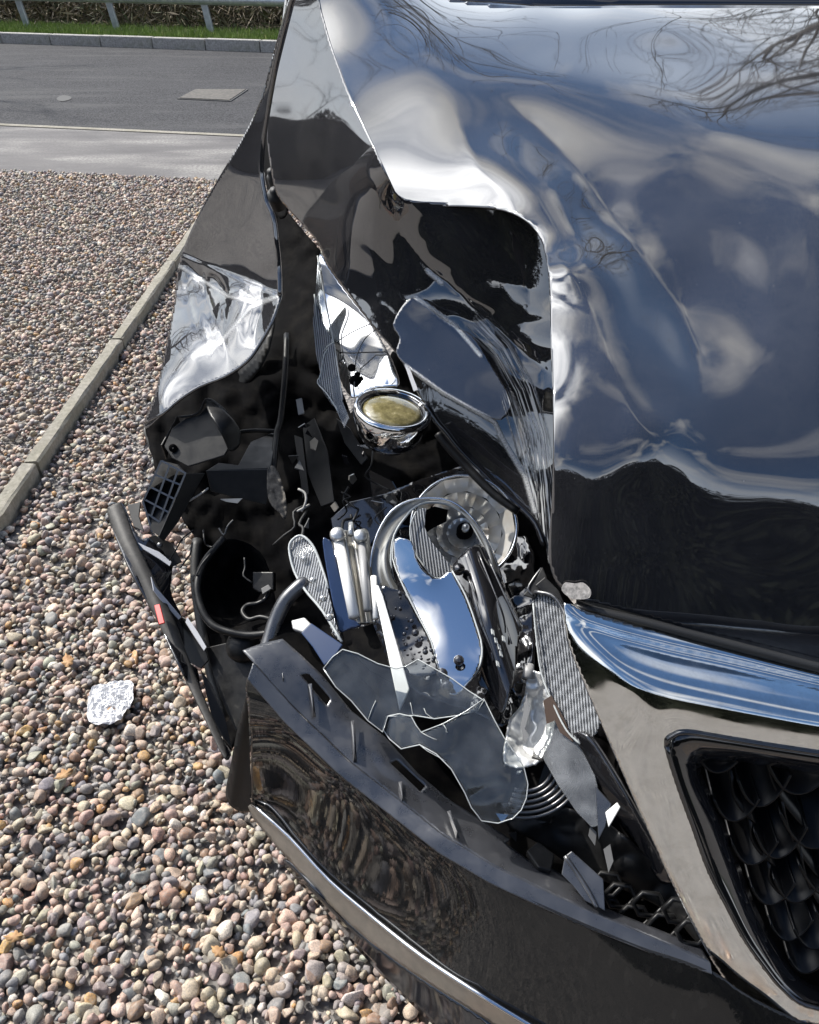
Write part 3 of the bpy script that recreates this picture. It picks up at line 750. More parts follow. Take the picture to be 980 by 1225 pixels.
# unseen hedging, added behind the photographer to darken what the bonnet nose mirrors
def added_hedge(x0, x1, yb, lab, rot=False):
    n = 26000; x = RNG.uniform(x0, x1, n); u_ = RNG.uniform(0, 1, n); z = RNG.uniform(0, 1, n) ** .8 * (2.9 + .25 * np.sin(x * 1.9)); y = yb - RNG.uniform(0, .55, n) - .25 * np.sin(x * 2.3)
    d = RNG.normal(size=(n, 3)); d /= np.linalg.norm(d, axis=1)[:, None]; e = np.cross(d, RNG.normal(size=(n, 3))); e /= np.linalg.norm(e, axis=1)[:, None]
    c = np.stack([x, y, z], 1); V = np.stack([c - d * .08, c + e * .04, c + d * .08, c - e * .04], 1).reshape(-1, 3); i = np.arange(n)[:, None] * 4
    v, f = box(((x0 + x1) / 2, yb - 1.0, 1.35), x1 - x0, 1.3, 2.7); V = V.tolist() + [tuple(q) for q in v]; Fc = (i + np.array([[0, 1, 2, 3]])).tolist() + [tuple(k + 4 * n for k in q) for q in f]
    o = obj('added_hedge', V, Fc, mat('added_hedge_leaf', rough=1.0, ior=1.05, build=lambda t, b: t.links.new(ramp(t, noise_tex(t, 3, 4), [(.3, (.015, .017, .013)), (.7, (.022, .024, .018))]), b.inputs['Base Color'])), None, False)
    o['kind'] = 'stuff'; tag(o, lab, 'added_hedge')
    if rot: o.rotation_euler = (0, 0, R(rot[0])); o.location = rot[1]
added_hedge(-9, 9, -4.6, 'unseen dark evergreen hedging added behind the camera for the bonnet reflection')
added_hedge(-11, 11, 0, 'unseen long dark hedging added on the left for the flank reflection', (90, (-13.2, 2.5, 0)))  # added out of view, gives the bonnet's left flank something dark to mirror
def along(X, line):          # distance along and across a measured line
    L = np.array(line, float); best = np.full(len(X), 1e9); s_ = np.zeros(len(X)); acc = 0
    for a_, b_ in zip(L[:-1], L[1:]):
        ab = b_ - a_; ln = np.linalg.norm(ab); t = np.clip(((X - a_) @ ab) / (ln * ln), 0, 1); q = a_ + t[:, None] * ab; d = np.linalg.norm(X - q, axis=1)
        sg = np.sign(ab[0] * (X[:, 1] - a_[1]) - ab[1] * (X[:, 0] - a_[0])); k = d < np.abs(best); best[k] = (d * sg)[k]; s_[k] = acc + (t * ln)[k]; acc += ln
    return s_, best
# ================================================================== CAR: big panels
car = empty('damaged_car', (0, 0, 0)); tag(car, 'black car with a crushed front corner, buckled bonnet and smashed headlight', 'car')
def clus(X, cx, cy, r): return np.exp(-((X[:, 0] - cx) ** 2 + (X[:, 1] - cy) ** 2) / (2 * r * r))

ridge_line = [(372, -14), (380, 20), (390, 55), (401, 85), (412, 115), (426, 145), (445, 185), (462, 222), (472, 238), (490, 244), (525, 246), (560, 247), (595, 250), (620, 258), (638, 272), (649, 292), (655, 320), (658, 360), (659, 410), (661, 470), (662, 540), (660, 600), (657, 640), (656, 665)]
hood_out = ridge_line + [(660, 684), (668, 700), (688, 716), (715, 722), (760, 734), (820, 751), (890, 768), (980, 791), (1080, 812), (1250, 835), (1480, 850), (1750, 840),
            (1760, 700), (1600, 300), (1420, 100), (1330, 10), (1150, 7), (1000, 7), (800, 6), (650, 8), (560, 2), (480, -14), (400, -16)]
crush_out = [(345, -12), (336, 40), (326, 95), (319, 150), (323, 195), (331, 232), (352, 258), (380, 290), (392, 318), (418, 352), (444, 388), (470, 418), (486, 442), (498, 468), (520, 500), (548, 530), (572, 556), (596, 580), (622, 602), (641, 622), (652, 650), (657, 676)] + [(x + 5, y - 4) for x, y in reversed(ridge_line[1:])] + [(376, -14)]
hood_d = [(380, 0, 2.3), (500, 0, 2.3), (500, 50, 1.8), (700, 8, 2.2), (700, 50, 1.75), (980, 8, 2.1), (980, 50, 1.65), (850, 50, 1.65), (850, 100, 1.35), (980, 100, 1.40), (700, 100, 1.45), (460, 225, 1.27), (460, 185, 1.28), (500, 100, 1.38), (640, 250, 1.14), (560, 240, 1.20), (560, 120, 1.38),
          (690, 715, .905), (665, 320, 1.08), (665, 400, 1.01), (668, 500, .94), (670, 600, .92), (700, 200, 1.23), (700, 300, 1.08), (700, 400, .98), (700, 500, .91), (700, 600, .885), (700, 680, .895),
          (760, 734, .895), (980, 791, .88), (850, 762, .89), (850, 700, .87), (850, 620, .855), (850, 550, .84), (980, 620, .84), (850, 450, .87), (850, 300, .94), (980, 300, .94), (980, 450, .86), (850, 200, 1.03), (980, 200, 1.08), (1250, 835, .90), (1480, 850, .97), (1750, 840, 1.1), (1250, 620, .87), (1250, 300, .97), (1250, 100, 1.33), (1500, 400, 1.02), (1500, 620, .97)]
# how each part of the buckled panel lies: (px, py, over-the-top angle it faces the sky with, sideways angle)
hood_l = [
 # rear strip, nearly level, with a long hollow in it
 (400, 0, 34, -10), (430, 25, 44, -12), (470, 10, 26, -6), (410, 60, 46, -16), (455, 70, 34, -10), (505, 60, 24, -6), (520, 20, 14, 0), (600, 12, 9, 0), (700, 12, 9, 0), (800, 12, 9, 0), (900, 12, 9, 0), (975, 12, 9, 0), (560, 45, 20, 0), (640, 45, 23, 0), (720, 42, 22, 0), (800, 34, 19, 0), (570, 85, 22, 0), (650, 85, 22, 0), (730, 76, 20, 0), (860, 40, 12, 0), (930, 50, 11, 0), (800, 90, 14, 0), (880, 110, 14, 0), (960, 90, 13, 0), (850, 150, 17, 0), (940, 170, 17, 0), (975, 205, 18, 0),
 # bright crest right of the flank
 (418, 105, 50, -8), (445, 135, 50, 2), (500, 130, 48, -2), (462, 190, 62, -8), (520, 185, 56, 0), (490, 226, 70, -14), (550, 232, 72, -12), (600, 240, 66, -16), (636, 258, 66, -14), (545, 150, 44, 0),
 # crest running down on the right of the pocket
 (654, 300, 66, -22), (662, 330, 66, -26), (666, 370, 66, -28), (668, 410, 68, -30), (676, 450, 72, -30), (686, 500, 98, -24), (666, 540, 120, -50), (668, 620, 160, -50), (692, 560, 150, -26),
 (712, 560, 112, -14), (700, 620, 168, -24),
 # tongue: mirrors the low sky and the branches, sharp right edge
 (560, 130, 36, -2), (600, 170, 28, -2), (640, 215, 31, -2), (685, 270, 32, -2), (730, 322, 33, -2), (775, 380, 36, -1), (806, 440, 44, 0), (792, 500, 54, 0), (560, 200, 46, -4), (610, 262, 44, -4), (660, 320, 44, -6), (705, 390, 56, -8), (735, 460, 72, -6), (765, 530, 98, -4), (850, 420, 76, 0), (845, 480, 90, 0), (825, 530, 108, 0), (790, 310, 62, 0), (725, 232, 56, 0), (665, 160, 48, 0),
 # broad dent on the right
 (640, 118, 40, 0), (770, 140, 38, 0), (820, 200, 48, 0), (850, 185, 36, 0), (930, 230, 36, 2), (975, 255, 36, 3), (880, 270, 56, 2), (950, 310, 56, 2), (880, 370, 74, 2), (950, 400, 76, 2), (930, 480, 100, 2), (890, 490, 98, 0), (975, 500, 104, 2), (900, 545, 126, 0), (970, 570, 130, 2), (790, 548, 124, 0),
 # nose, steep
 (745, 562, 150, -8), (800, 566, 150, 0), (870, 574, 154, 0), (940, 598, 168, 2), (985, 615, 168, 3), (750, 620, 160, -10), (800, 600, 158, 0), (850, 620, 164, 0), (940, 650, 173, 2), (760, 690, 174, -10), (860, 700, 175, 0), (960, 720, 176, 2), (700, 680, 175, -24), (690, 705, 177, -22), (760, 725, 177, -4), (880, 755, 178, 0), (980, 780, 178, 2), (670, 680, 175, -40),
 # beyond the picture's edge
 (1100, 820, 200, 4), (1300, 830, 200, 6), (1100, 650, 172, 4), (1400, 700, 170, 10), (1100, 500, 104, 4), (1300, 500, 104, 6), (1100, 300, 60, 4), (1300, 300, 60, 8), (1100, 120, 14, 4), (1300, 100, 14, 8), (1600, 700, 150, 30), (1500, 400, 80, 20)]
crush_l = [(360, -5, 8, -56), (378, 20, 14, -52),
 # left flank falling away to the wing
 (340, 60, 15, -58), (375, 80, 19, -54), (350, 130, 12, -62), (385, 135, 14, -56), (410, 130, 15, -52), (340, 180, -3, -64), (380, 185, 2, -58), (430, 185, 3, -52), (350, 225, -30, -64), (400, 250, -30, -58), (445, 225, -26, -48), (370, 268, -42, -62), (410, 310, -46, -58), (440, 280, 200, -50), (452, 300, 176, -40),
 # pocket under the crest, faces the camera and the ground
 (470, 262, 168, -20), (520, 262, 168, -5), (580, 268, 168, 0), (625, 282, 168, 5), (470, 310, 170, -25), (530, 320, 172, -10), (600, 330, 174, 10), (635, 330, 170, -15), (640, 400, 168, -40), (600, 400, 172, 0), (560, 370, 170, 0), (450, 350, 174, -45), (470, 400, 166, -30), (430, 330, 176, -50), (500, 350, 160, -20), (615, 450, 168, -30), (510, 425, 160, -30),
 # flat torn facet lying open to the sky
 (490, 372, 165, -20), (500, 385, 118, -8), (540, 410, 112, -6), (520, 440, 114, -6), (560, 450, 112, -4), (580, 475, 120, -4), (545, 480, 126, -8), (600, 510, 150, -30), (580, 525, 168, -45), (620, 560, 160, -50), (640, 600, 170, -60), (600, 560, 180, -40), (650, 650, 170, -60), (640, 500, 175, -60), (650, 560, 165, -65)]
crush_l = [l for l in crush_l if l[:2] not in ((490, 372), (500, 385), (540, 410), (520, 440), (560, 450), (580, 475), (545, 480))] + [(520, 410, 150, -20), (560, 450, 150, -20), (540, 470, 140, -20)]
crush_d0 = [(345, 0, 1.95), (320, 150, 1.70), (331, 232, 1.60), (380, 290, 1.52), (444, 388, 1.40), (520, 500, 1.25), (572, 556, 1.17), (641, 622, 1.03), (657, 676, .96), (560, 340, 1.36), (560, 420, 1.34), (620, 420, 1.25), (620, 540, 1.08), (470, 320, 1.40)]
def natural(looks):      # sideways angles given relative to a panel that does not lean sideways
    out = []
    for x, y, a, b in looks:
        v = (at(x, y, 1.0) - Vector((0, 0, H))).normalized(); out.append((x, y, a, b + math.degrees(math.asin(v.x))))
    return out
hood_l = natural(hood_l)
SCORE = [([(562, 380), (600, 418), (626, 466), (643, 520), (651, 580), (656, 664)], 14), ([(604, 462), (622, 520), (640, 590), (654, 662)], 9)]
def score_part(X, part):     # torn band: how strongly scored, and the coordinates across / along the scoring
    e = np.zeros(len(X)); u = np.zeros(len(X)); v = np.zeros(len(X))
    for n, (line, r) in enumerate(SCORE):
        s, d = along(X, line); k = np.clip((r - np.abs(d)) / 6, 0, 1) * np.clip((s - 3) / 25, 0, 1); m = k > e; e[m] = k[m]; u[m] = d[m] / 2.5 + 40 * n; v[m] = s[m] / 85
    return (e, u, v)[part]
scored = {'score': lambda X: score_part(X, 0), 'score_u': lambda X: score_part(X, 1), 'score_v': lambda X: score_part(X, 2)}
def hood_scrape(X):
    out = np.zeros(len(X))
    for line, r in (([(486, 438), (530, 470), (592, 505), (612, 545)], 1.8), ([(512, 325), (528, 338)], 2.0), ([(598, 520), (628, 570), (640, 612)], 2.2), ([(498, 356), (545, 390), (575, 425)], 1.8)):
        d, _ = seg_dist(X, line); out = np.maximum(out, np.clip(1.6 - d / r, 0, 1))
    return out
def crump(P, amp, sc, seed):
    out = np.zeros(len(P))
    for i, (x, y) in enumerate(P): out[i] = 1 - 2 * abs(noise.noise(Vector((x / sc, y / sc, seed))))
    return out * amp
def hood_extra(P):
    e = np.zeros(len(P)); d, _ = seg_dist(P, [(575, 390), (612, 430), (635, 490), (648, 560), (655, 650)]); k = d < 26
    e[k] += crump(P[k], .0005, 30, 2.2) * np.clip(1.5 - d[k] / 17, 0, 1)
    d, _ = seg_dist(P, [(470, 300), (520, 340), (600, 400), (640, 440)]); k = d < 60
    e[k] += crump(P[k], .0025, 48, 5.1) * np.clip(1.3 - d[k] / 45, 0, 1)
    return e
# tongue of the buckle: its right edge and its left edge
def hollow(cx, cy, rx, ry, amp, rip=0.0):      # round dent: the panel leans towards its middle, with a few faint rings
    def f(G):
        dx, dy = (G[:, 0] - cx) / rx, (G[:, 1] - cy) / ry; r = np.sqrt(dx * dx + dy * dy) + 1e-6
        m = -amp * r * np.exp(-r * r) + rip * np.sin(r * 9) * np.exp(-((r - .8) / .6) ** 2)
        return np.stack([m * dx / r, -m * dy / r, np.zeros(len(G))], 1)
    return f
HOOD_FOLDS = [hollow(858, 372, 95, 150, .34, .035), hollow(930, 330, 190, 230, .12), ([(590, 108), (650, 160), (705, 222), (765, 300), (815, 368), (838, 418), (836, 470), (815, 515), (780, 545)], .105, 62, -.10, 38, (.62, .78, 0)),
              ([(545, 108), (550, 150), (572, 200), (620, 255), (672, 310), (710, 372), (735, 435), (760, 500), (800, 548)], -.10, 26, .07, 30, (.7, .7, 0))]
hood = sheet('bonnet', hood_out, 3.4, hood_d, PAINT, car, hood_l, 1500, (690, 712, .905), (), HOOD_FOLDS, None, .0015, 3, 34, None)
crush_d = crush_d0 + [(x, y, depth_at('bonnet', x + 2, y - 2) + .008) for x, y in ridge_line[::2]]
CRUSH_FOLDS = [([(440, 215), (470, 262), (505, 312), (560, 360), (625, 420), (660, 450)], .30, 16, -.45, 12, (.3, .2, 1)), ([(500, 240), (535, 290), (580, 330), (650, 350)], .22, 22, -.2, 10, (-.4, 0, .8)), ([(452, 225), (447, 270), (446, 320), (456, 380), (480, 410)], .35, 9, -.2, 14, (-.8, 0, .6)), ([(600, 250), (628, 300), (632, 360), (615, 420)], .3, 9, -.2, 12, (.7, 0, .6))]
crush = sheet('crushed_corner', crush_out, 2.0, crush_d, PAINT, hood, crush_l, 2500, (540, 262, depth_at('bonnet', 540, 240) + .01), (), CRUSH_FOLDS, hood_extra, .0015, 3, 9, {'scrape': hood_scrape, **scored})
flap = sheet('torn_flap', [(486, 360), (500, 358), (522, 376), (548, 393), (566, 402), (590, 440), (612, 480), (600, 502), (575, 494), (545, 478), (520, 462), (500, 448), (484, 436), (474, 422), (478, 404), (470, 388)], 2, [(500, 360, 1.27), (470, 400, 1.285), (600, 490, 1.10), (590, 440, 1.13), (530, 460, 1.20)], PAINT, hood, [(490, 372, 130, -20), (474, 390, 150, -20), (500, 385, 112, -8), (540, 410, 110, -6), (520, 440, 112, -6), (560, 450, 112, -4), (580, 475, 112, -4), (545, 470, 114, -8), (600, 492, 120, -4), (590, 455, 130, 0)], 200, None, (), (), None, .0015, 3, 9, {'scrape': hood_scrape, **scored})
plate('paint_chip', [(672, 706, .900), (676, 697, .902), (688, 698, .899), (698, 697, .896), (707, 706, .891), (705, 715, .890), (694, 717, .893), (682, 715, .897)], mat('chipped_filler', rough=.6, build=lambda t, b: t.links.new(ramp(t, noise_tex(t, 160, 5, .7), [(.35, (.12, .115, .11)), (.6, (.34, .32, .30)), (.75, (.55, .52, .49))]), b.inputs['Base Color'])), hood, .0006, 0, 3)
seal = px_line([(700, 729, .905), (740, 737, .90), (800, 752, .893), (900, 778, .882), (990, 801, .874), (1100, 823, .875), (1300, 846, .89)], 4)
tube('edge_seal', seal, .0055, RUBBER, hood, 8)

# --- wing
fend_out = [(350, -14), (339, 20), (325, 70), (312, 118), (290, 165), (262, 212), (240, 252), (222, 290), (213, 320), (209, 360), (201, 400), (193, 440), (184, 475), (172, 505), (176, 512), (196, 494), (215, 478), (240, 462), (270, 450), (296, 432), (312, 410), (325, 385), (335, 354), (333, 320), (330, 290), (326, 255), (318, 236), (314, 205), (316, 170), (322, 130), (330, 85), (343, 30), (356, -10)]
fend_d = [(350, 0, 1.90), (326, 70, 1.78), (316, 150, 1.68), (262, 212, 1.60), (300, 215, 1.60), (330, 270, 1.56), (215, 320, 1.53), (335, 354, 1.52), (280, 320, 1.50), (193, 440, 1.42), (270, 450, 1.43), (172, 505, 1.35)]
fend_l = [(345, 10, -36, -64), (330, 60, -36, -66), (300, 150, -28, -70), (316, 150, -10, -60), (270, 215, -34, -70), (300, 215, -26, -66), (316, 205, 10, -56), (240, 265, -36, -70), (285, 265, -30, -66), (322, 265, -16, -58), (225, 300, -30, -70), (270, 300, -30, -64), (315, 320, -20, -58),
          (215, 340, -6, -64), (240, 340, -4, -52), (280, 340, 14, -44), (325, 350, 20, -40), (230, 380, 6, -46), (270, 375, 34, -34), (310, 380, 40, -34), (212, 400, -14, -66), (203, 430, -16, -66), (232, 415, 50, -36), (265, 418, 66, -30), (292, 420, 46, -30), (216, 455, 74, -34), (245, 442, 78, -24), (188, 480, -6, -64), (198, 482, 66, -40)]
def fend_extra(P):
    d, _ = seg_dist(P, [(216, 325), (250, 350), (290, 365), (330, 365)]); e = np.zeros(len(P)); k = d < 60
    w_ = np.clip(1.25 - d[k] / 42, 0, 1)
    e[k] = (crump(P[k], .015, 52, 1.3) + crump(np.stack([P[k][:, 0] * 1.6 + P[k][:, 1] * .5, P[k][:, 1] * .5 - P[k][:, 0] * .3], 1), .0035, 34, 3.3)) * w_
    # folded teeth along the break line
    up = np.clip((P[:, 1] - (300 + (P[:, 0] - 215) * .42)) / 5, 0, 1)
    e -= .012 * up * np.exp(-((P[:, 1] - (320 + (P[:, 0] - 215) * .42)) / 28) ** 2)
    return e
WING_FOLDS = [([(205, 318), (222, 312), (240, 332), (256, 330), (272, 352), (290, 346), (306, 360), (345, 352)], .25, 10, -.55, 9, (-.2, -.3, 1)), ([(238, 300), (246, 345), (258, 385), (276, 430)], .35, 8, -.35, 7, (1, 0, .2)), ([(310, 330), (300, 365), (286, 395), (250, 425), (215, 440)], .3, 9, -.4, 10, (.7, .4, .3)), ([(262, 330), (270, 362), (266, 400), (274, 440)], .3, 5, -.3, 6, (1, .2, 0)), ([(222, 330), (228, 370), (240, 405), (262, 424)], .25, 7, -.3, 5, (1, -.2, .2))]
wing = sheet('front_wing', fend_out, 2.0, fend_d, PAINT, car, fend_l, 1500, (200, 470, 1.40), (), WING_FOLDS, fend_extra, .0012, 3, 9, {'scrape': lambda X: .35 * np.clip(1.3 - np.minimum(seg_dist(X, [(214, 318), (240, 334), (272, 354), (306, 362), (334, 354)])[0], seg_dist(X, [(334, 354), (300, 368), (250, 424)])[0]) / 2.2, 0, 1)})
lipw = px_line([(x, y, depth_at('front_wing', x, y) - .002) for x, y, _ in [(352, -8, 1.895), (341, 35, 1.83), (329, 85, 1.765), (321, 130, 1.70), (315, 170, 1.655), (313, 205, 1.60), (318, 238, 1.575), (327, 260, 1.555), (331, 290, 1.545), (334, 320, 1.53), (335, 354, 1.515)]], 4)
tube('rolled_edge', lipw, .0042, PAINT, wing, 8)
tube('torn_edge', px_line([(x, y, depth_at('front_wing', x, y) - .001) for x, y, _ in [(336, 354, 1.515), (326, 385, 1.49), (312, 410, 1.465), (296, 432, 1.445), (270, 450, 1.43), (240, 462, 1.40), (215, 478, 1.385), (196, 494, 1.37), (173, 506, 1.35)]], 3), .003, PAINT, wing, 6)
lathe('bump_stop', at(331, 236, 1.53), (-.1, -.5, .8), [(.0, .022), (.009, .02), (.010, .012), (.017, .010), (.018, .0), (.018, -.02)], RUBBER, car, 16)
lathe('bump_stop', at(327, 212, 1.55), (-.1, -.5, .8), [(.0, .02), (.008, .018), (.009, .004), (.013, .002), (.013, -.02)], RUBBER, car, 14)
sheet('gutter', [(318, 130), (322, 110), (330, 120), (326, 160), (335, 225), (345, 250), (335, 262), (322, 235), (316, 200)], 3, [(320, 140, 1.72), (326, 190, 1.66), (335, 240, 1.60), (330, 255, 1.6)], DARK, car)

# --- bumper
dl = [(297, 810, 1.10), (342, 862, 1.085), (411, 928, 1.058), (469, 973, 1.032), (526, 1018, 1.005), (587, 1054, .98), (640, 1079, .965), (700, 1106, .95), (780, 1138, .935), (853, 1163, .925)]
bot = [(302, 962, 0.415), (346, 1001, 0.410), (395, 1054, 0.400), (448, 1099, 0.398), (505, 1144, 0.415), (567, 1185, 0.434), (632, 1225, 0.430), (720, 1275, 0.420), (900, 1345, 0.405), (1200, 1400, 0.405), (1500, 1420, 0.415), (1750, 1400, 0.415)]
botd = [(x, y, dz(x, y, z)) for x, y, z in bot]
b_out = [(296, 808)] + [(x, y) for x, y, _ in dl[1:]] + [(880, 1182), (930, 1210), (1000, 1232), (1200, 1255), (1500, 1265), (1760, 1240)] + [(x, y) for x, y, _ in reversed(bot)] + [(300, 945), (299, 900), (297, 850)]
bumper = sheet('bumper', b_out, 3, dl + [(930, 1210, .925), (1200, 1255, .915), (1500, 1265, .95), (1760, 1240, 1.05)] + botd, BUMPAINT, car, th=.003, rounding=2)
# ledge on top of the bumper, with cut slots
rear = [(290, 778, 1.118), (312, 770, 1.13), (338, 764, 1.14), (362, 785, 1.13), (387, 809, 1.12), (420, 850, 1.105), (460, 881, 1.09), (500, 925, 1.075), (540, 958, 1.06), (583, 985, 1.045), (632, 1018, 1.03), (680, 1052, 1.01), (724, 1086, .985), (838, 1132, .95)]
rim = [(x, y, d - .001) for x, y, d in dl]
slots = [[(360, 807, 1.115), (370, 806, 1.117), (396, 836, 1.105), (391, 844, 1.098)], [(467, 913, 1.072), (475, 909, 1.075), (509, 940, 1.06), (503, 947, 1.055)], [(604, 1008, 1.025), (614, 1003, 1.03), (640, 1020, 1.02), (634, 1030, 1.01)]]
slots = [[(x, y, d) for x, y, d in s] for s in slots]
inner = [(303, 792, 1.106), (350, 845, 1.092), (417, 910, 1.066), (475, 955, 1.043), (532, 1000, 1.015), (593, 1037, .99), (646, 1062, .976), (706, 1090, .962), (784, 1122, .947), (850, 1152, .934)]
ledge = sheet('ledge', [(x, y) for x, y, _ in rear + list(reversed(inner))], 2.5, rear + inner, FLANGE, bumper, th=.0025, rounding=1, hole=[[(x, y) for x, y, _ in s] for s in slots], extra=lambda P: crump(P, .0025, 60, 4.4))
# rounded rim between ledge and painted face, tilted to the sky
rim_l = [(x, y + k * 9, 104 + k * 22, 0) for x, y, _ in inner[::2] for k in (0, 1)]
sheet('rim', [(x, y) for x, y, _ in inner + list(reversed([(x - 1, y + 3, d) for x, y, d in rim]))], 1.8, [(x, y, d - .004) for x, y, d in inner] + [(x, y, d - .004) for x, y, d in rim], FLANGE, bumper, rim_l, 60, None, [([(x, y) for x, y, _ in inner], 6, 12)], (), None, .003, 1, 9)
def rib(px0, py0, d0, px1, py1, d1, hgt):
    a, b = at(px0, py0, d0), at(px1, py1, d1); t = (b - a).normalized(); n = Vector((0, -.2, 1)).normalized(); s = t.cross(n).normalized() * .0025
    V = [a - s, a + s, b + s, b - s, a.lerp(b, .85) + n * hgt, a.lerp(b, .15) + n * hgt * .2]
    obj('rib', V, [(0, 1, 2, 3), (1, 5, 4, 2), (0, 3, 4, 5), (0, 5, 1), (2, 4, 3)], FLANGE, bumper, False)
for r_ in ((337, 785, 1.128, 340, 822, 1.105, .010), (371, 818, 1.105, 376, 858, 1.088, .010), (422, 862, 1.09, 425, 912, 1.066, .011), (479, 935, 1.06, 482, 962, 1.044, .009), (537, 970, 1.04, 548, 1003, 1.012, .010)): rib(*r_)
# bright lower trim and black lip
lowz = [(302, 978, 0.390), (350, 1034, 0.370), (395, 1083, 0.360), (444, 1128, 0.357), (501, 1169, 0.373), (567, 1211, 0.391), (640, 1258, 0.385), (730, 1310, 0.375), (900, 1380, 0.360), (1200, 1440, 0.355), (1500, 1460, 0.365), (1750, 1440, 0.365)]
low = [(x, y, dz(x, y, z)) for x, y, z in lowz]
sheet('lower_trim', [(x, y) for x, y, _ in bot] + [(x, y) for x, y, _ in reversed(low)], 3, [(x, y, d - .004) for x, y, d in botd] + low, SATIN, bumper, th=.004, rounding=2)
tube('trim_bead', px_line([(x, y, d - .006) for x, y, d in botd], 3), .0032, mat('bead_chrome', (.75, .76, .78), .12, 1), bumper, 8)
lipz = [(340, 1036, 0.355), (395, 1096, 0.330), (415, 1121, 0.320), (456, 1166, 0.317), (518, 1226, 0.331), (600, 1300, 0.345), (730, 1370, 0.325), (900, 1440, 0.315), (1200, 1500, 0.315), (1500, 1520, 0.325), (1750, 1500, 0.325)]
lip = [(x, y, dz(x, y, z) + .01) for x, y, z in lipz]
sheet('lower_lip', [(x, y) for x, y, _ in low[1:]] + [(x, y) for x, y, _ in reversed(lip)], 4, [(x, y, d + .004) for x, y, d in low[1:]] + lip, GLOSS, bumper, th=.004, rounding=2)
# loose end of the bumper
sheet('end_fin', [(300, 812), (293, 838), (284, 872), (276, 915), (270, 946), (274, 962), (286, 970), (301, 967), (303, 930), (303, 870)], 3, [(300, 815, 1.135), (284, 872, 1.20), (271, 946, 1.29), (288, 950, 1.272), (301, 965, 1.272), (302, 870, 1.185)], PLASTIC, bumper, th=.004, extra=lambda P: -.010 * np.exp(-((P[:, 0] - 286 + (P[:, 1] - 900) * .16) / 6) ** 2))

# --- grille
g_out = [(675, 721), (700, 731), (740, 742), (782, 752), (871, 772), (980, 799), (1100, 822), (1300, 845), (1600, 845), (1620, 940), (1600, 1100), (1500, 1245), (1300, 1245), (1100, 1240), (980, 1226), (930, 1212), (880, 1184), (862, 1165), (840, 1128), (800, 1048), (760, 960), (720, 868), (690, 798), (678, 762)]
g_in = [(798, 892), (806, 880), (822, 876), (860, 882), (920, 892), (980, 901), (1100, 918), (1300, 935), (1500, 935), (1500, 1100), (1420, 1195), (1300, 1215), (1100, 1218), (980, 1207), (940, 1186), (910, 1150), (888, 1118), (868, 1080), (848, 1040), (830, 990), (812, 940)]
g_d = [(676, 722, .905), (782, 752, .893), (980, 799, .868), (1300, 845, .885), (1600, 845, 1.0), (690, 798, .905), (760, 960, .925), (840, 1128, .94), (880, 1184, .93), (980, 1226, .925), (1300, 1245, .92), (1500, 1245, .96), (810, 890, .885), (980, 900, .862), (1300, 935, .88), (1500, 935, .95), (848, 1040, .915), (940, 1186, .925)]
def g_look(G):       # rolled top bar (bead, groove, crown, face) turning into the side leg
    x, y = G[:, 0], G[:, 1]
    yt = np.interp(x, [675, 700, 740, 782, 871, 980, 1100, 1300, 1600], [721, 731, 742, 752, 772, 799, 822, 845, 845]); yb = np.interp(x, [675, 740, 803, 822, 860, 980, 1300, 1500], [812, 850, 872, 876, 882, 901, 935, 935])
    f = (y - yt) / (yb - yt)
    at_ = np.interp(f, [-.1, .03, .09, .135, .17, .20, .24, .32, .42, .54, .60, .66, .72, .85, 1.0, 1.3], [40, 44, 60, 150, 160, 100, 34, 42, 54, 98, 118, 136, 184, 194, 206, 206])
    xo = np.interp(y, [722, 762, 798, 868, 960, 1048, 1128, 1165, 1184, 1226], [676, 678, 690, 720, 760, 800, 840, 862, 880, 980]); xi = np.interp(y, [722, 892, 940, 990, 1040, 1080, 1118, 1150, 1186, 1207], [780, 798, 812, 830, 848, 868, 888, 910, 940, 980])
    fx = np.clip((x - xo) / (xi - xo), -.1, 1.1)
    al = np.interp(fx, [0, .12, .3, .8, .95, 1.0], [190, 200, 205, 208, 212, 216]); bl_ = np.interp(fx, [0, .1, .25, .8, .92, 1.0], [-52, -34, -24, -16, -6, 16])
    s = ((x - 676) * (886 - 722) - (y - 722) * (803 - 676)) / 207.0
    w_ = 1 / (1 + np.exp(-s / 5.0))
    return w_ * at_ + (1 - w_) * al, (1 - w_) * bl_
grille = sheet('grille_surround', g_out, 3, g_d, CHROME, car, g_look, 500, (782, 752, .893), (), (), None, .006, 2, 6, None, [smooth_poly(g_in, 3)])
tube('inner_bead', [at(x, y, depth_at('grille_surround', x, y) - .001) for x, y in (lambda q: q + q[:1])(smooth_poly(g_in, 4))], .0028, GLOSS, grille, 8)
g_in2 = [(836, 925), (842, 912), (856, 908), (900, 912), (980, 924), (1100, 940), (1300, 955), (1480, 955), (1480, 1095), (1400, 1175), (1300, 1192), (1100, 1196), (1000, 1190), (955, 1170), (930, 1138), (908, 1098), (886, 1045), (862, 980)]
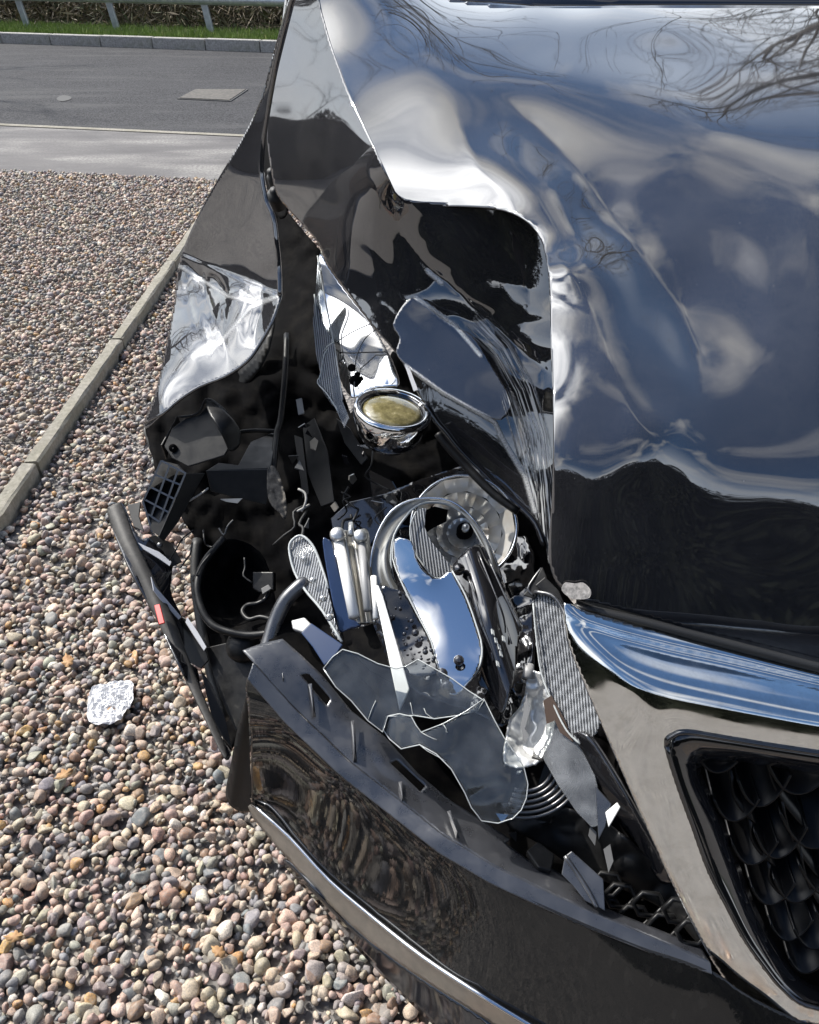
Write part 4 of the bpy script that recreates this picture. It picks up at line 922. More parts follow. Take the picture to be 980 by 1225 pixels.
def ring(name, A, B, da, db, m, parent, th=.004, k=3, mid=0):
    a = smooth_poly(A, k); b = smooth_poly(B, k)
    n = 160
    def resample(p):
        P = np.array(p + [p[0]]); L = np.concatenate([[0], np.cumsum(np.sqrt((np.diff(P, axis=0) ** 2).sum(1)))]); t = np.linspace(0, L[-1], n, endpoint=False)
        return np.stack([np.interp(t, L, P[:, 0]), np.interp(t, L, P[:, 1])], 1)
    a = resample(a); 
    bb = np.array(b); b2 = seg_dist(a, [tuple(x) for x in bb] + [tuple(bb[0])])[1]
    fa = rbf([q[:2] for q in da], [q[2] for q in da], 30); fb = rbf([q[:2] for q in db], [q[2] for q in db], 30)
    Da, Db = fa(a)[:, 0], fb(b2)[:, 0]; V = []; Fc = []
    pa, pb = at_np(a, Da), at_np(b2, Db); kk = 5
    for i in range(n):
        for j in range(kk):
            s = j / (kk - 1); p = pa[i] * (1 - s) + pb[i] * s; V.append(Vector(p) + Vector((0, -1, .3)) * mid * math.sin(s * math.pi))
    for i in range(n):
        for j in range(kk - 1): Fc.append((i * kk + j, ((i + 1) % n) * kk + j, ((i + 1) % n) * kk + j + 1, i * kk + j + 1))
    o = obj(name, V, Fc, m, parent); solid(o, th); return o
ring('inner_frame', g_in, g_in2, [(x, y, d + .006) for x, y, d in g_d[12:]] + [(980, 1210, .925), (1300, 1218, .92)], [(x, y, d + .045) for x, y, d in g_d[12:]] + [(980, 1190, .965), (1300, 1190, .96)], GLOSS, grille, .003, 3, .006)
gb = [(800, 880, .99), (1500, 920, 1.02), (900, 1200, 1.06), (1500, 1200, 1.06)]
sheet('radiator_backing', [(790, 880), (1500, 920), (1500, 1230), (930, 1225), (850, 1080)], 12, gb, DARK, car, rounding=1)
# scooped fins of the grille, one by one
FIN = mat('fin_plastic', (.005, .005, .0055), .32, 0, 1.33)
gd = rbf([(840, 910), (980, 925), (1300, 955), (900, 1100), (1000, 1190), (1300, 1190)], [.925, .905, .92, .955, .965, .96], 30)
def fin(cx, cy, wid, sag, skew, tail):
    n = 12; V = []; Fc = []
    for i in range(n + 1):
        s = i / n * 2 - 1; x = cx + s * wid; y = cy + skew * s + sag * (1 - s * s) - (.55 * sag * max(0, -s) ** 3)
        d = float(gd([(x, y)])[0, 0]); a = at(x, y, d); back = Vector((0, .9, .16)).normalized()
        V += [a, a + back * .012 - Vector((0, 0, .001)), a + back * .05 + Vector((0, 0, .010 * (1 - s * s))), a + back * .075 + Vector((0, 0, tail))]
    for i in range(n):
        for j in range(3): Fc.append((4 * i + j, 4 * i + 4 + j, 4 * i + 5 + j, 4 * i + 1 + j))
    o = obj('grille_fin', V, Fc, FIN, grille); solid(o, .0035); bevel(o, .001, 2); return o
for (cx, cy, wd, sg, sk) in ((862, 910, 24, 14, -4), (882, 962, 26, 20, -6), (904, 1014, 26, 20, -7), (926, 1064, 25, 18, -7), (948, 1108, 24, 17, -7), (968, 1150, 22, 14, -5),
                             (958, 920, 40, 30, -4), (978, 985, 42, 30, -5), (1000, 1045, 42, 28, -5), (1018, 1100, 40, 26, -5), (915, 938, 30, 26, -10), (935, 1000, 30, 26, -10), (958, 1055, 30, 24, -10), (980, 1115, 28, 20, -8), (1045, 935, 42, 30, 0), (1065, 1000, 42, 30, 0), (1085, 1060, 42, 28, 0), (1100, 1120, 42, 26, 0), (1135, 950, 42, 30, 0), (1150, 1015, 42, 30, 0), (1170, 1080, 42, 28, 0), (1190, 1140, 42, 24, 0), (1240, 960, 46, 30, 2), (1250, 1025, 46, 30, 2), (1260, 1090, 46, 28, 2), (1350, 965, 46, 30, 4), (1350, 1035, 46, 30, 4), (1350, 1100, 46, 28, 4)):
    fin(cx, cy, wd, sg, sk, .014)
def strut(px0, py0, px1, py1):
    V = []; Fc = []; n = 8
    for i in range(n + 1):
        s = i / n; x = px0 + (px1 - px0) * s - 10 * math.sin(s * math.pi) ; y = py0 + (py1 - py0) * s; a = at(x, y, float(gd([(x, y)])[0, 0]) + .004); V += [a, a + Vector((.004, .05, .01))]
    for i in range(n): Fc.append((2 * i, 2 * i + 2, 2 * i + 3, 2 * i + 1))
    o = obj('grille_strut', V, Fc, FIN, grille); solid(o, .003)
for q_ in ((918, 905, 968, 995), (938, 960, 985, 1055), (960, 1020, 1004, 1110), (878, 930, 905, 985), (900, 985, 928, 1036), (922, 1036, 948, 1080), (1000, 930, 1040, 1000), (1020, 1000, 1060, 1060), (1090, 945, 1130, 1020)): strut(*q_)
# ================================================================== CAR: what the impact laid open
liner = sheet('inner_wing', [(322, 180), (331, 235), (345, 255), (384, 300), (384, 400), (420, 495), (440, 470), (470, 420), (540, 470), (660, 600), (664, 690), (690, 730), (760, 930), (838, 1130), (700, 1062), (600, 992), (480, 900), (345, 765), (312, 790), (300, 850), (274, 905), (262, 870), (250, 820), (236, 760), (238, 700), (232, 640), (205, 600), (186, 560), (172, 505), (240, 450), (312, 400), (338, 350), (330, 280), (316, 200)], 5,
      [(325, 200, 1.85), (335, 330, 1.75), (380, 400, 1.62), (300, 480, 1.62), (190, 540, 1.56), (240, 640, 1.52), (260, 760, 1.45), (275, 890, 1.36), (420, 520, 1.56), (450, 640, 1.46), (330, 700, 1.48), (420, 780, 1.36), (560, 720, 1.40), (600, 900, 1.20), (660, 720, 1.25), (740, 930, 1.10), (830, 1120, 1.02), (560, 560, 1.45)], DARK, car, th=.003, rounding=1,
      extra=lambda P: crump(P, .022, 60, 7.7) + crump(P, .008, 22, 2.7))
# wing underside, post and tray inside the arch
sheet('wing_underside', [(172, 506), (190, 500), (215, 482), (250, 462), (290, 440), (312, 412), (330, 372), (322, 420), (300, 455), (262, 478), (225, 494), (200, 512), (194, 545), (198, 560), (186, 552), (176, 530)], 4, [(172, 506, 1.63), (300, 440, 1.64), (190, 550, 1.60), (300, 455, 1.64), (225, 494, 1.70), (325, 385, 1.64), (244, 455, 1.73)], PLASTIC, car, rounding=2)
tray = plate('battery_tray', [(285, 556, 1.42), (300, 528, 1.48), (333, 514, 1.50), (324, 560, 1.40), (246, 563, 1.40), (262, 553, 1.43)], PLASTIC, car, .004, .002)
plate('tray_front', [(246, 563, 1.398), (324, 561, 1.398), (322, 590, 1.40), (318, 604, 1.41), (252, 588, 1.41)], PLASTIC, tray, .003, .0015)
tube('inner_post', px_line([(343, 400, 1.58), (341, 450, 1.53), (336, 500, 1.50), (331, 520, 1.48), (327, 560, 1.42), (322, 590, 1.42)], 4), .006, PLASTIC, car, 6)
tube('tray_lip', px_line([(285, 517, 1.50), (305, 515, 1.5), (334, 516, 1.485)], 3), .004, PLASTIC, tray, 6)
FABR = mat('torn_fibre', rough=.95, build=lambda t, b: t.links.new(ramp(t, noise_tex(t, 120, 6, .7), [(.35, (.045, .04, .034)), (.7, (.16, .145, .125))]), b.inputs['Base Color']))
sheet('torn_liner', [(320, 563), (327, 557), (334, 568), (340, 588), (343, 606), (341, 622), (335, 614), (326, 606), (320, 592)], 2, [(322, 562, 1.385), (342, 606, 1.36), (330, 590, 1.37)], FABR, car, extra=lambda P: crump(P, .006, 9, 1.7))
# folded plastic bracket below the wing's torn corner
br = plate('folded_bracket', [(206, 512, 1.40), (222, 500, 1.41), (238, 496, 1.41), (247, 486, 1.40), (255, 490, 1.39), (264, 512, 1.385), (276, 532, 1.375), (268, 545, 1.37), (242, 553, 1.37), (225, 558, 1.375), (206, 548, 1.385), (196, 534, 1.395)], PLASTIC, car, .004, .0015)
sheet('curled_flange', [(246, 478), (256, 480), (270, 492), (284, 508), (289, 522), (286, 534), (276, 540), (268, 524), (258, 506), (250, 494)], 2, [(248, 478, 1.39), (286, 520, 1.37), (262, 500, 1.35), (276, 536, 1.36)], PLASTIC, br, th=.003)
tube('flange_lip', px_line([(213, 499, 1.40), (230, 497, 1.40), (240, 491, 1.395), (246, 478, 1.385), (257, 481, 1.38), (272, 494, 1.37)], 3), .0022, PLASTIC, br, 6)
plate('bracket_side', [(194, 533, 1.395), (206, 512, 1.405), (213, 498, 1.43), (216, 505, 1.45), (204, 530, 1.44), (200, 550, 1.43)], PLASTIC, br, .003, .001)
lathe('bolt_hole', at(207, 536, 1.385), (at(207, 536, 1.385) - Vector((0, 0, H))) * -1, [(.001, .002), (.006, .002), (.0075, .0), (.0075, -.004)], DARK, br, 14)
# ribbed end bracket: frame with web cells
rbk = plate('ribbed_bracket', [(193, 551, 1.40), (214, 556, 1.39), (222, 566, 1.385), (208, 600, 1.37), (190, 642, 1.355), (181, 634, 1.36), (171, 600, 1.375), (180, 575, 1.39)], PLASTIC, car, .004)
def web(x0, y0, x1, y1, dd=1.375):
    a, b = at(x0, y0, dd + .008), at(x1, y1, dd + .008); t = (b - a).normalized(); vw = (Vector((0, 0, H)) - a).normalized(); s = t.cross(vw).normalized() * .0016; n = vw * .022
    V = [a - s, a + s, b + s, b - s, a - s + n, a + s + n, b + s + n, b - s + n]
    obj('web', V, [(4, 5, 6, 7), (0, 1, 5, 4), (1, 2, 6, 5), (2, 3, 7, 6), (3, 0, 4, 7)], FLANGE, rbk, False)
for q_ in ((193, 551, 171, 600), (171, 600, 182, 636), (222, 566, 190, 642), (193, 551, 222, 566), (186, 568, 216, 580), (181, 583, 209, 597), (174, 598, 202, 613), (177, 615, 196, 628), (203, 556, 181, 617), (213, 562, 188, 632)): web(*q_)
plate('bracket_cheek', [(222, 566, 1.37), (246, 566, 1.40), (232, 590, 1.39), (214, 624, 1.37), (196, 648, 1.345), (190, 642, 1.345), (207, 604, 1.36)], PLASTIC, rbk, .003, .001)
tube('bent_wire', px_line([(216, 598, 1.40), (224, 600, 1.39), (232, 596, 1.39), (243, 589, 1.38), (249, 584, 1.39)], 3), .0018, mat('pale_scuffed_plastic', (.32, .31, .29), .5), car, 6)
plate('crack_sliver', [(263, 597, 1.40), (290, 596, 1.39), (284, 602, 1.39), (270, 600, 1.395)], mat('pale_scuffed_plastic'), car, .001)
# round duct with its loop of hose
duct = tube('duct_hoop', px_line([(268, 644, 1.40), (256, 658, 1.39), (244, 674, 1.37), (236, 700, 1.345), (241, 728, 1.325), (255, 748, 1.31), (278, 757, 1.30), (300, 760, 1.295), (326, 757, 1.29)], 5), .0065, PLASTIC, car, 10)
sheet('duct_bowl', [(262, 650), (280, 645), (310, 660), (326, 700), (330, 756), (300, 759), (275, 756), (255, 746), (242, 727), (238, 700), (246, 675)], 3, [(262, 650, 1.42), (240, 700, 1.36), (255, 746, 1.325), (326, 756, 1.31), (320, 680, 1.44), (290, 705, 1.47)], DARK, duct, th=.002, extra=lambda P: crump(P, .01, 26, 3.9))
tube('hose_loop', px_line([(327, 742, 1.31), (312, 738, 1.32), (298, 741, 1.325), (290, 732, 1.34), (296, 724, 1.35), (308, 722, 1.35), (318, 716, 1.35), (322, 706, 1.36)], 4), .0042, PLASTIC, car, 8)
plate('small_plug', [(302, 684, 1.39), (327, 684, 1.38), (327, 706, 1.37), (310, 709, 1.375), (302, 704, 1.385)], PLASTIC, car, .012, .002)
plate('plug_clip', [(312, 704, 1.35), (321, 699, 1.35), (325, 704, 1.345), (314, 711, 1.345)], mat('scuffed_grey', (.09, .09, .09), .5), car, .004, .001)
tube('cut_wire', px_line([(262, 632, 1.39), (268, 640, 1.38), (272, 630, 1.38), (279, 622, 1.38)], 3), .0015, mat('scuffed_grey'), car, 6)
for q_ in ([(357, 585, 1.36), (365, 590, 1.355), (366, 600, 1.35), (361, 612, 1.35)], [(355, 612, 1.35), (363, 608, 1.35), (370, 604, 1.36)]): tube('loose_wire', px_line(q_, 3), .0022, mat('pale_scuffed_plastic'), car, 6)
plate('metal_clip', [(354, 478, 1.50), (361, 476, 1.50), (364, 494, 1.49), (357, 496, 1.49)], mat('grey_plastic'), car, .003)
plate('lower_cover', [(246, 775, 1.36), (300, 762, 1.33), (322, 765, 1.32), (300, 800, 1.31), (298, 860, 1.29), (282, 875, 1.29), (262, 830, 1.32)], PLASTIC, car, .003, .001)
lathe('cover_boss', at(289, 772, 1.31), (0, -.6, .8), [(.0, .012), (.016, .010), (.024, .003), (.028, -.006), (.028, -.02)], PLASTIC, car, 20)
# engine-bay lumps seen between the lamps
for pts in ([(395, 620, 1.40), (418, 600, 1.42), (470, 588, 1.42), (478, 600, 1.40), (452, 640, 1.36), (430, 668, 1.35), (402, 662, 1.37)], [(440, 560, 1.46), (470, 575, 1.45), (482, 596, 1.42), (468, 606, 1.40), (446, 596, 1.42)]): plate('module_cover', pts, GLOSS, car, .006, .002)
for pts in ([(362, 510, 1.52), (376, 500, 1.52), (392, 540, 1.47), (400, 600, 1.42), (384, 606, 1.42), (368, 566, 1.48)], [(352, 520, 1.52), (362, 524, 1.52), (370, 590, 1.44), (362, 596, 1.44)], [(402, 500, 1.50), (418, 512, 1.48), (440, 548, 1.44), (432, 556, 1.44), (412, 530, 1.48)]): plate('bay_rib', pts, PLASTIC, car, .004, .001)
tube('tyre_edge', px_line([(236, 646, 1.50), (234, 690, 1.47), (240, 740, 1.43), (252, 800, 1.38), (268, 860, 1.33)], 4), .010, RUBBER, car, 10)

# ------------------------------------------------------------------ hanging side strip of the bumper
strip = sheet('hanging_side_strip', [(128, 612), (136, 604), (145, 601), (152, 612), (160, 632), (169, 645), (180, 644), (205, 669), (204, 704), (210, 722), (217, 737), (221, 770), (219, 790), (236, 800), (241, 828), (256, 870), (276, 898), (271, 908), (258, 884), (244, 855), (224, 814), (204, 774), (184, 731), (160, 690), (143, 654)], 2, [(128, 612, 1.45), (145, 602, 1.46), (205, 669, 1.42), (184, 731, 1.34), (217, 737, 1.38), (241, 828, 1.31), (224, 814, 1.27), (271, 908, 1.21), (276, 898, 1.23)], GLOSS, car, th=.003)
WEATH = mat('weathered_plastic', rough=.6, build=lambda t, b: t.links.new(ramp(t, noise_tex(t, 90, 6, .7), [(.35, (.018, .017, .016)), (.62, (.04, .037, .034)), (.8, (.12, .11, .10))]), b.inputs['Base Color']))
sheet('strip_face', [(128, 612), (134, 605), (144, 601), (152, 616), (160, 640), (176, 674), (195, 712), (210, 744), (221, 775), (235, 810), (251, 850), (268, 888), (272, 908), (262, 896), (244, 858), (224, 818), (204, 778), (184, 735), (160, 694), (143, 656)], 1.8, [(128, 612, 1.44), (144, 602, 1.455), (160, 690, 1.365), (176, 674, 1.375), (204, 774, 1.295), (221, 775, 1.305), (244, 855, 1.235), (251, 850, 1.245), (271, 908, 1.195)], WEATH, strip, th=.004, rounding=2, extra=lambda P: .010 * (seg_dist(P, [(138, 606), (152, 648), (168, 684), (190, 725), (208, 762), (230, 812), (248, 852), (270, 906)])[0] / 9.0) ** 2 * .6)
rf = plate('reflector', [(184, 724, 1.318), (191, 722, 1.318), (197, 745, 1.295), (190, 747, 1.295)], RED, strip, .003, .001)
SILV = mat('bare_edge', (.50, .51, .54), .35)
for pts in ([(165, 649, 1.40), (176, 654, 1.40), (190, 660, 1.40), (205, 672, 1.40), (203, 677, 1.395), (190, 668, 1.395), (172, 657, 1.395)], [(181, 690, 1.345), (186, 702, 1.345), (200, 718, 1.35), (217, 738, 1.36), (214, 741, 1.355), (196, 722, 1.345), (184, 706, 1.34)], [(224, 738, 1.36), (236, 755, 1.34), (247, 774, 1.33), (244, 778, 1.325), (232, 760, 1.335), (222, 744, 1.35)]): plate('bare_edge', pts, SILV, strip, .0025)
for pts in ([(178, 642, 1.41), (186, 640, 1.42), (206, 650, 1.42), (218, 672, 1.41), (206, 678, 1.40), (196, 660, 1.405)], [(217, 737, 1.37), (226, 742, 1.365), (246, 778, 1.335), (249, 790, 1.33), (240, 800, 1.33), (222, 790, 1.345), (219, 765, 1.36)], [(240, 800, 1.31), (254, 820, 1.31), (270, 860, 1.28), (278, 896, 1.25), (256, 868, 1.27)], [(152, 604, 1.45), (168, 600, 1.44), (166, 618, 1.43), (172, 636, 1.41), (160, 630, 1.42)]): plate('strip_tab', pts, PLASTIC, strip, .003, .001)
lathe('tab_screw', at(191, 652, 1.40), (0, -.6, .8), [(.0, .003), (.004, .003), (.005, .0), (.005, -.003)], FLANGE, strip, 12)

# ------------------------------------------------------------------ upper lamp housing with the projector
hl = car
bez = sheet('lamp_bezel', [(383, 304), (398, 326), (420, 356), (446, 390), (469, 430), (478, 458), (466, 462), (444, 464), (426, 476), (414, 470), (402, 444), (394, 420), (383, 372), (379, 336)], 2, [(383, 304, 1.40), (446, 390, 1.33), (478, 466, 1.30), (424, 484, 1.31), (382, 372, 1.42), (420, 420, 1.40)], MIRROR, car, [(386, 320, 70, -10), (384, 350, 85, -20), (400, 350, 66, -26), (420, 380, 64, -30), (400, 400, 70, -20), (440, 410, 62, -34), (450, 440, 60, -34), (425, 440, 66, -28), (470, 460, 80, -10), (405, 440, 110, -60), (415, 470, 120, -60), (440, 470, 66, -26)], 400, (440, 440, 1.345), (), (), None, .003)
tube('bezel_seam', px_line([(399, 412, 1.375), (420, 398, 1.355), (446, 386, 1.325)], 3), .0012, mat('scuffed_grey'), bez, 6)
tube('bezel_seam', px_line([(424, 462, 1.33), (426, 430, 1.345), (436, 406, 1.345), (450, 394, 1.32)], 3), .0010, mat('scuffed_grey'), bez, 6)
for x, y, r_ in ((421, 440, .007), (424, 455, .009), (428, 448, .005)): lathe('bezel_slot', at(x, y, 1.333), (at(x, y, 1.33) - Vector((0, 0, H))) * -1, [(.0, .001), (r_ * .6, .001), (r_, 0), (r_, -.003)], DARK, bez, 12)
for pts, mm in (([(380, 306, 1.40), (384, 320, 1.395), (390, 362, 1.385), (399, 408, 1.37), (392, 404, 1.37), (382, 380, 1.385), (377, 352, 1.40)], CLEAR), ([(376, 352, 1.395), (383, 380, 1.38), (400, 412, 1.365), (392, 424, 1.36), (384, 450, 1.36), (377, 420, 1.38), (374, 390, 1.39)], RIBBED), ([(388, 420, 1.35), (398, 410, 1.355), (403, 440, 1.34), (408, 476, 1.33), (404, 492, 1.33), (393, 478, 1.34), (380, 458, 1.355)], RIBBED), ([(396, 452, 1.34), (404, 448, 1.34), (410, 480, 1.325), (418, 500, 1.32), (412, 512, 1.32), (400, 486, 1.33)], SMOKY), ([(380, 455, 1.35), (392, 470, 1.34), (398, 486, 1.335), (388, 472, 1.345)], CLEAR)):
    plate('broken_side_lens', pts, mm, bez, .0025, .0008)
tube('lens_edge', px_line([(380, 306, 1.395), (388, 352, 1.38), (399, 408, 1.362), (404, 440, 1.335), (410, 478, 1.322)], 3), .0014, mat('cut_lens_edge', (.42, .44, .44), .12), bez, 6)
tube('lens_edge', px_line([(376, 352, 1.392), (384, 416, 1.375), (392, 414, 1.36), (399, 409, 1.36)], 3), .0012, mat('cut_lens_edge'), bez, 6)
tube('lens_edge', px_line([(399, 410, 1.358), (388, 424, 1.352), (384, 448, 1.352), (380, 458, 1.352), (392, 472, 1.338), (406, 494, 1.325)], 3), .0012, mat('cut_lens_edge'), bez, 6)
pc = at(470, 490, 1.285); pax = Vector((.14, -.02, .95)); rp_ = 46 * 1.285 / F
proj = lathe('projector_barrel', pc, pax, [(rp_ * .84, .000), (rp_ * .90, .004), (rp_ * .97, .0045), (rp_ * 1.02, .001), (rp_ * 1.03, -.006), (rp_ * 1.0, -.016), (rp_ * .96, -.030), (rp_ * .86, -.048), (rp_ * .66, -.062), (rp_ * .3, -.070), (.0, -.071)], CHROME if False else MIRROR, car, 48)
lathe('projector_ring', pc, pax, [(rp_ * .80, -.004), (rp_ * .84, .002), (rp_ * .88, .0015), (rp_ * .90, -.004)], GLOSS, proj, 48)
def b_lens(t, b):
    n = noise_tex(t, 70, 6, .75)
    t.links.new(ramp(t, n, [(.35, (.10, .085, .035)), (.6, (.22, .19, .09)), (.75, (.50, .45, .28))]), b.inputs['Base Color']); b.inputs['Roughness'].default_value = .12
    b.inputs['Coat Weight'].default_value = 1.0
lathe('projector_lens', pc, pax, [(0, .006), (rp_ * .25, .0055), (rp_ * .5, .004), (rp_ * .68, .0015), (rp_ * .80, -.003), (rp_ * .82, -.012)], mat('dusty_lens', build=b_lens), proj, 48)
plate('bezel_trim', [(484, 436, 1.285), (490, 440, 1.28), (500, 466, 1.27), (495, 468, 1.27)], mat('bare_edge'), bez, .002)
tube('bonnet_lip', px_line([(x, y, depth_at('crushed_corner', x, y - 3) - .002) for x, y, _ in [(508, 482, 1.232), (522, 504, 1.232), (534, 518, 1.232), (550, 538, 1.235), (574, 562, 1.232), (598, 586, 1.22), (622, 606, 1.215), (641, 626, 1.205), (652, 654, 1.20)]], 3), .0055, GLOSS, hood, 8)
tube('bonnet_fold', px_line([(524, 518, 1.25), (534, 532, 1.25), (560, 560, 1.25), (590, 590, 1.235), (620, 612, 1.225)], 3), .007, PLASTIC, hood, 8)

# ------------------------------------------------------------------ main lamp
bc = at(555, 630, 1.27); toc = (Vector((0, 0, H)) - bc).normalized(); bax = (toc + Vector((.12, -.02, .10))).normalized(); br_ = 62 * 1.27 / F
rdf = random.Random(11); V_, F_ = [], []; bax = (toc + Vector((.05, 0, .30))).normalized(); e1_ = bax.orthogonal().normalized(); e2_ = bax.cross(e1_); ringsr = [1.0, .78, .54, .32, .12]; sg_ = 12
for q in range(4):               # pressed mirror facets, each slightly turned
    for s in range(sg_):
        a0_, a1_ = 2 * math.pi * (s + .5 * (q % 2)) / sg_, 2 * math.pi * (s + 1 + .5 * (q % 2)) / sg_; tl = [rdf.uniform(-.0002, .0002) for _ in range(4)]; o_ = len(V_)
        for (rr_, an_), t_ in zip(((ringsr[q], a0_), (ringsr[q], a1_), (ringsr[q + 1], a1_), (ringsr[q + 1], a0_)), tl):
            V_.append(bc + (e1_ * math.cos(an_) + e2_ * math.sin(an_)) * rr_ * br_ + bax * (-.062 * (1 - rr_ * rr_) + t_))
        F_.append((o_, o_ + 1, o_ + 2, o_ + 3))
def b_refl(t, b):
    b.inputs['Metallic'].default_value = .6; b.inputs['Roughness'].default_value = .14
    t.links.new(ramp(t, noise_tex(t, 28, 3), [(.35, (.90, .89, .86)), (.62, (.82, .77, .68)), (.74, (.60, .46, .34))]), b.inputs['Base Color'])
bowl = obj('reflector_bowl', V_, F_, mat('reflector_chrome', build=b_refl), car, False)
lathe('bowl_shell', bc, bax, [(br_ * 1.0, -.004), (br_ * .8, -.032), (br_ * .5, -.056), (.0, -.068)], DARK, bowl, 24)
lathe('bowl_rim', bc, bax, [(br_ * .985, .001), (br_ * 1.0, .005), (br_ * 1.035, .005), (br_ * 1.05, .0), (br_ * 1.05, -.02), (br_ * 1.0, -.05)], MIRROR, bowl, 56)
lathe('bulb_socket', bc - bax * .045 + Vector((.004, 0, .004)), bax, [(.0, .004), (.008, .004), (.012, .002), (.014, -.004), (.014, -.012)], DARK, bowl, 20)
lathe('bulb', bc - bax * .04 + Vector((.004, 0, .004)), bax, [(.0, .028), (.004, .027), (.006, .022), (.006, .0)], mat('bulb_glass', (.75, .74, .70), .05, .6), bowl, 16)
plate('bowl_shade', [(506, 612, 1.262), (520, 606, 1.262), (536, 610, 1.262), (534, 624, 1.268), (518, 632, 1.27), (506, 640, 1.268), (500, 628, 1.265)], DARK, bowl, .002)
# lens ring broken off the bowl
out_ = [(446, 706), (444, 690), (444, 668), (452, 638), (468, 612), (490, 599), (515, 596), (540, 600), (562, 616), (580, 642), (592, 668), (604, 704)]
inn_ = [(599, 703), (588, 672), (576, 648), (560, 621), (540, 605), (516, 601), (498, 606), (484, 620), (472, 640), (468, 664), (470, 690), (478, 708)]
rg = sheet('lens_ring', out_ + inn_, 1.6, [(446, 704, 1.20), (452, 638, 1.235), (490, 599, 1.25), (540, 600, 1.245), (604, 704, 1.18), (472, 640, 1.245), (498, 608, 1.255), (572, 646, 1.225), (478, 708, 1.20)], mat('smoked_bezel', (.22, .22, .21), .2, .6), car, th=.004, rounding=2, extra=lambda P: -.010 * np.exp(-(np.sqrt((P[:, 0] - 524) ** 2 + (P[:, 1] - 672) ** 2) - 62) ** 2 / 60.0))
tube('ring_edge', px_line([(x, y, 1.235 - .0003 * (y - 600)) for x, y in out_], 3), .0022, MIRROR, rg, 6)
tube('ring_edge', px_line([(x, y, 1.24 - .0003 * (y - 600)) for x, y in reversed(inn_)], 3), .0020, mat('cut_lens_edge'), rg, 6)
plate('patterned_lens_strip', [(510, 608, 1.23), (498, 612, 1.235), (491, 630, 1.232), (494, 655, 1.225), (508, 678, 1.215), (522, 691, 1.205), (540, 684, 1.205), (534, 670, 1.212), (518, 650, 1.222), (508, 630, 1.23)], RIBBED, rg, .003, .001, 2)
tube('ring_edge', px_line([(498, 612, 1.228), (491, 630, 1.225), (494, 655, 1.218), (508, 678, 1.208), (522, 692, 1.198), (541, 685, 1.198)], 3), .0013, mat('cut_lens_edge'), rg, 6)
# bright blade with its black carriers
bl = sheet('silver_blade', [(472, 646), (492, 648), (498, 668), (508, 684), (524, 692), (541, 683), (556, 712), (568, 745), (576, 776), (571, 802), (556, 822), (545, 832), (530, 824), (524, 800), (515, 768), (500, 736), (486, 708), (474, 680)], 2, [(472, 646, 1.215), (541, 683, 1.17), (576, 776, 1.11), (545, 832, 1.09), (500, 736, 1.15), (515, 768, 1.125)], MIRROR, car, [(480, 660, 150, -30), (500, 690, 140, -30), (520, 705, 100, -14), (540, 700, 84, -8), (540, 740, 86, -10), (560, 760, 80, -8), (565, 795, 82, -8), (540, 800, 92, -10), (545, 825, 100, -10), (520, 750, 98, -12), (505, 725, 110, -16)], 400, (530, 740, 1.135), (), (), None, .003)
plate('clear_flag', [(471, 644, 1.20), (493, 647, 1.20), (500, 672, 1.185), (516, 692, 1.17), (507, 712, 1.155), (493, 720, 1.155), (480, 694, 1.175), (470, 668, 1.19)], CLEAR, bl, .0025, .0008)
tube('blade_edge', px_line([(472, 646, 1.205), (470, 668, 1.195), (482, 700, 1.165), (500, 736, 1.142), (516, 767, 1.117), (526, 802, 1.095), (546, 832, 1.08)], 3), .0014, mat('cut_lens_edge'), bl, 6)
tube('blade_edge', px_line([(541, 683, 1.165), (557, 712, 1.142), (569, 745, 1.12), (577, 776, 1.10), (571, 803, 1.088), (546, 832, 1.078)], 3), .0014, mat('cut_lens_edge'), bl, 6)
pan = sheet('black_carrier', [(456, 702), (470, 704), (484, 710), (500, 737), (515, 767), (524, 800), (520, 806), (489, 806), (474, 770), (464, 736)], 2.5, [(456, 702, 1.17), (484, 710, 1.165), (524, 800, 1.10), (489, 806, 1.10), (490, 755, 1.15)], GLOSS, car, th=.003)
dv_, df_ = [], []
rdp = random.Random(3)
drops = [(552 - 3, 790, .0075), (529, 806, .008), (535, 822, .009), (497, 757, .0055), (509, 780, .0042), (516, 778, .003)]
for _ in range(26): s = rdp.random(); drops.append((470 + 45 * s + rdp.uniform(-16, 10), 708 + 90 * s + rdp.uniform(-6, 6), rdp.uniform(.0012, .0032)))
pcs = []
for x, y, r_ in drops:
    dd = float(rbf([(456, 702), (484, 710), (524, 800), (489, 806), (490, 755), (560, 760)], [1.165, 1.155, 1.085, 1.09, 1.135, 1.105], 30)([(x, y)])[0, 0]); c0 = at(x, y, dd); ax = (Vector((0, 0, H)) - c0).normalized(); e1 = ax.orthogonal().normalized(); e2 = ax.cross(e1); V = []
    for j in range(4):
        for s in range(10): V.append(c0 + (e1 * math.cos(s * .6283) + e2 * math.sin(s * .6283)) * r_ * math.cos(j * .4) + ax * r_ * .8 * math.sin(j * .4))
    V.append(c0 + ax * r_ * .8); F_ = [(j * 10 + s, j * 10 + (s + 1) % 10, j * 10 + 10 + (s + 1) % 10, j * 10 + 10 + s) for j in range(3) for s in range(10)] + [(30 + s, 30 + (s + 1) % 10, 40) for s in range(10)]
    pcs.append((V, F_))
o = join('water_drops', pcs, mat('water_drop', (.03, .03, .035), .02, 0, 1.8), pan); o['kind'] = 'stuff'
plate('white_rail', [(446, 699, 1.165), (453, 700, 1.165), (458, 712, 1.155), (472, 760, 1.115), (490, 824, 1.075), (484, 838, 1.068), (478, 850, 1.065), (470, 812, 1.08), (456, 745, 1.125)], WHITE, car, .005, .0015)
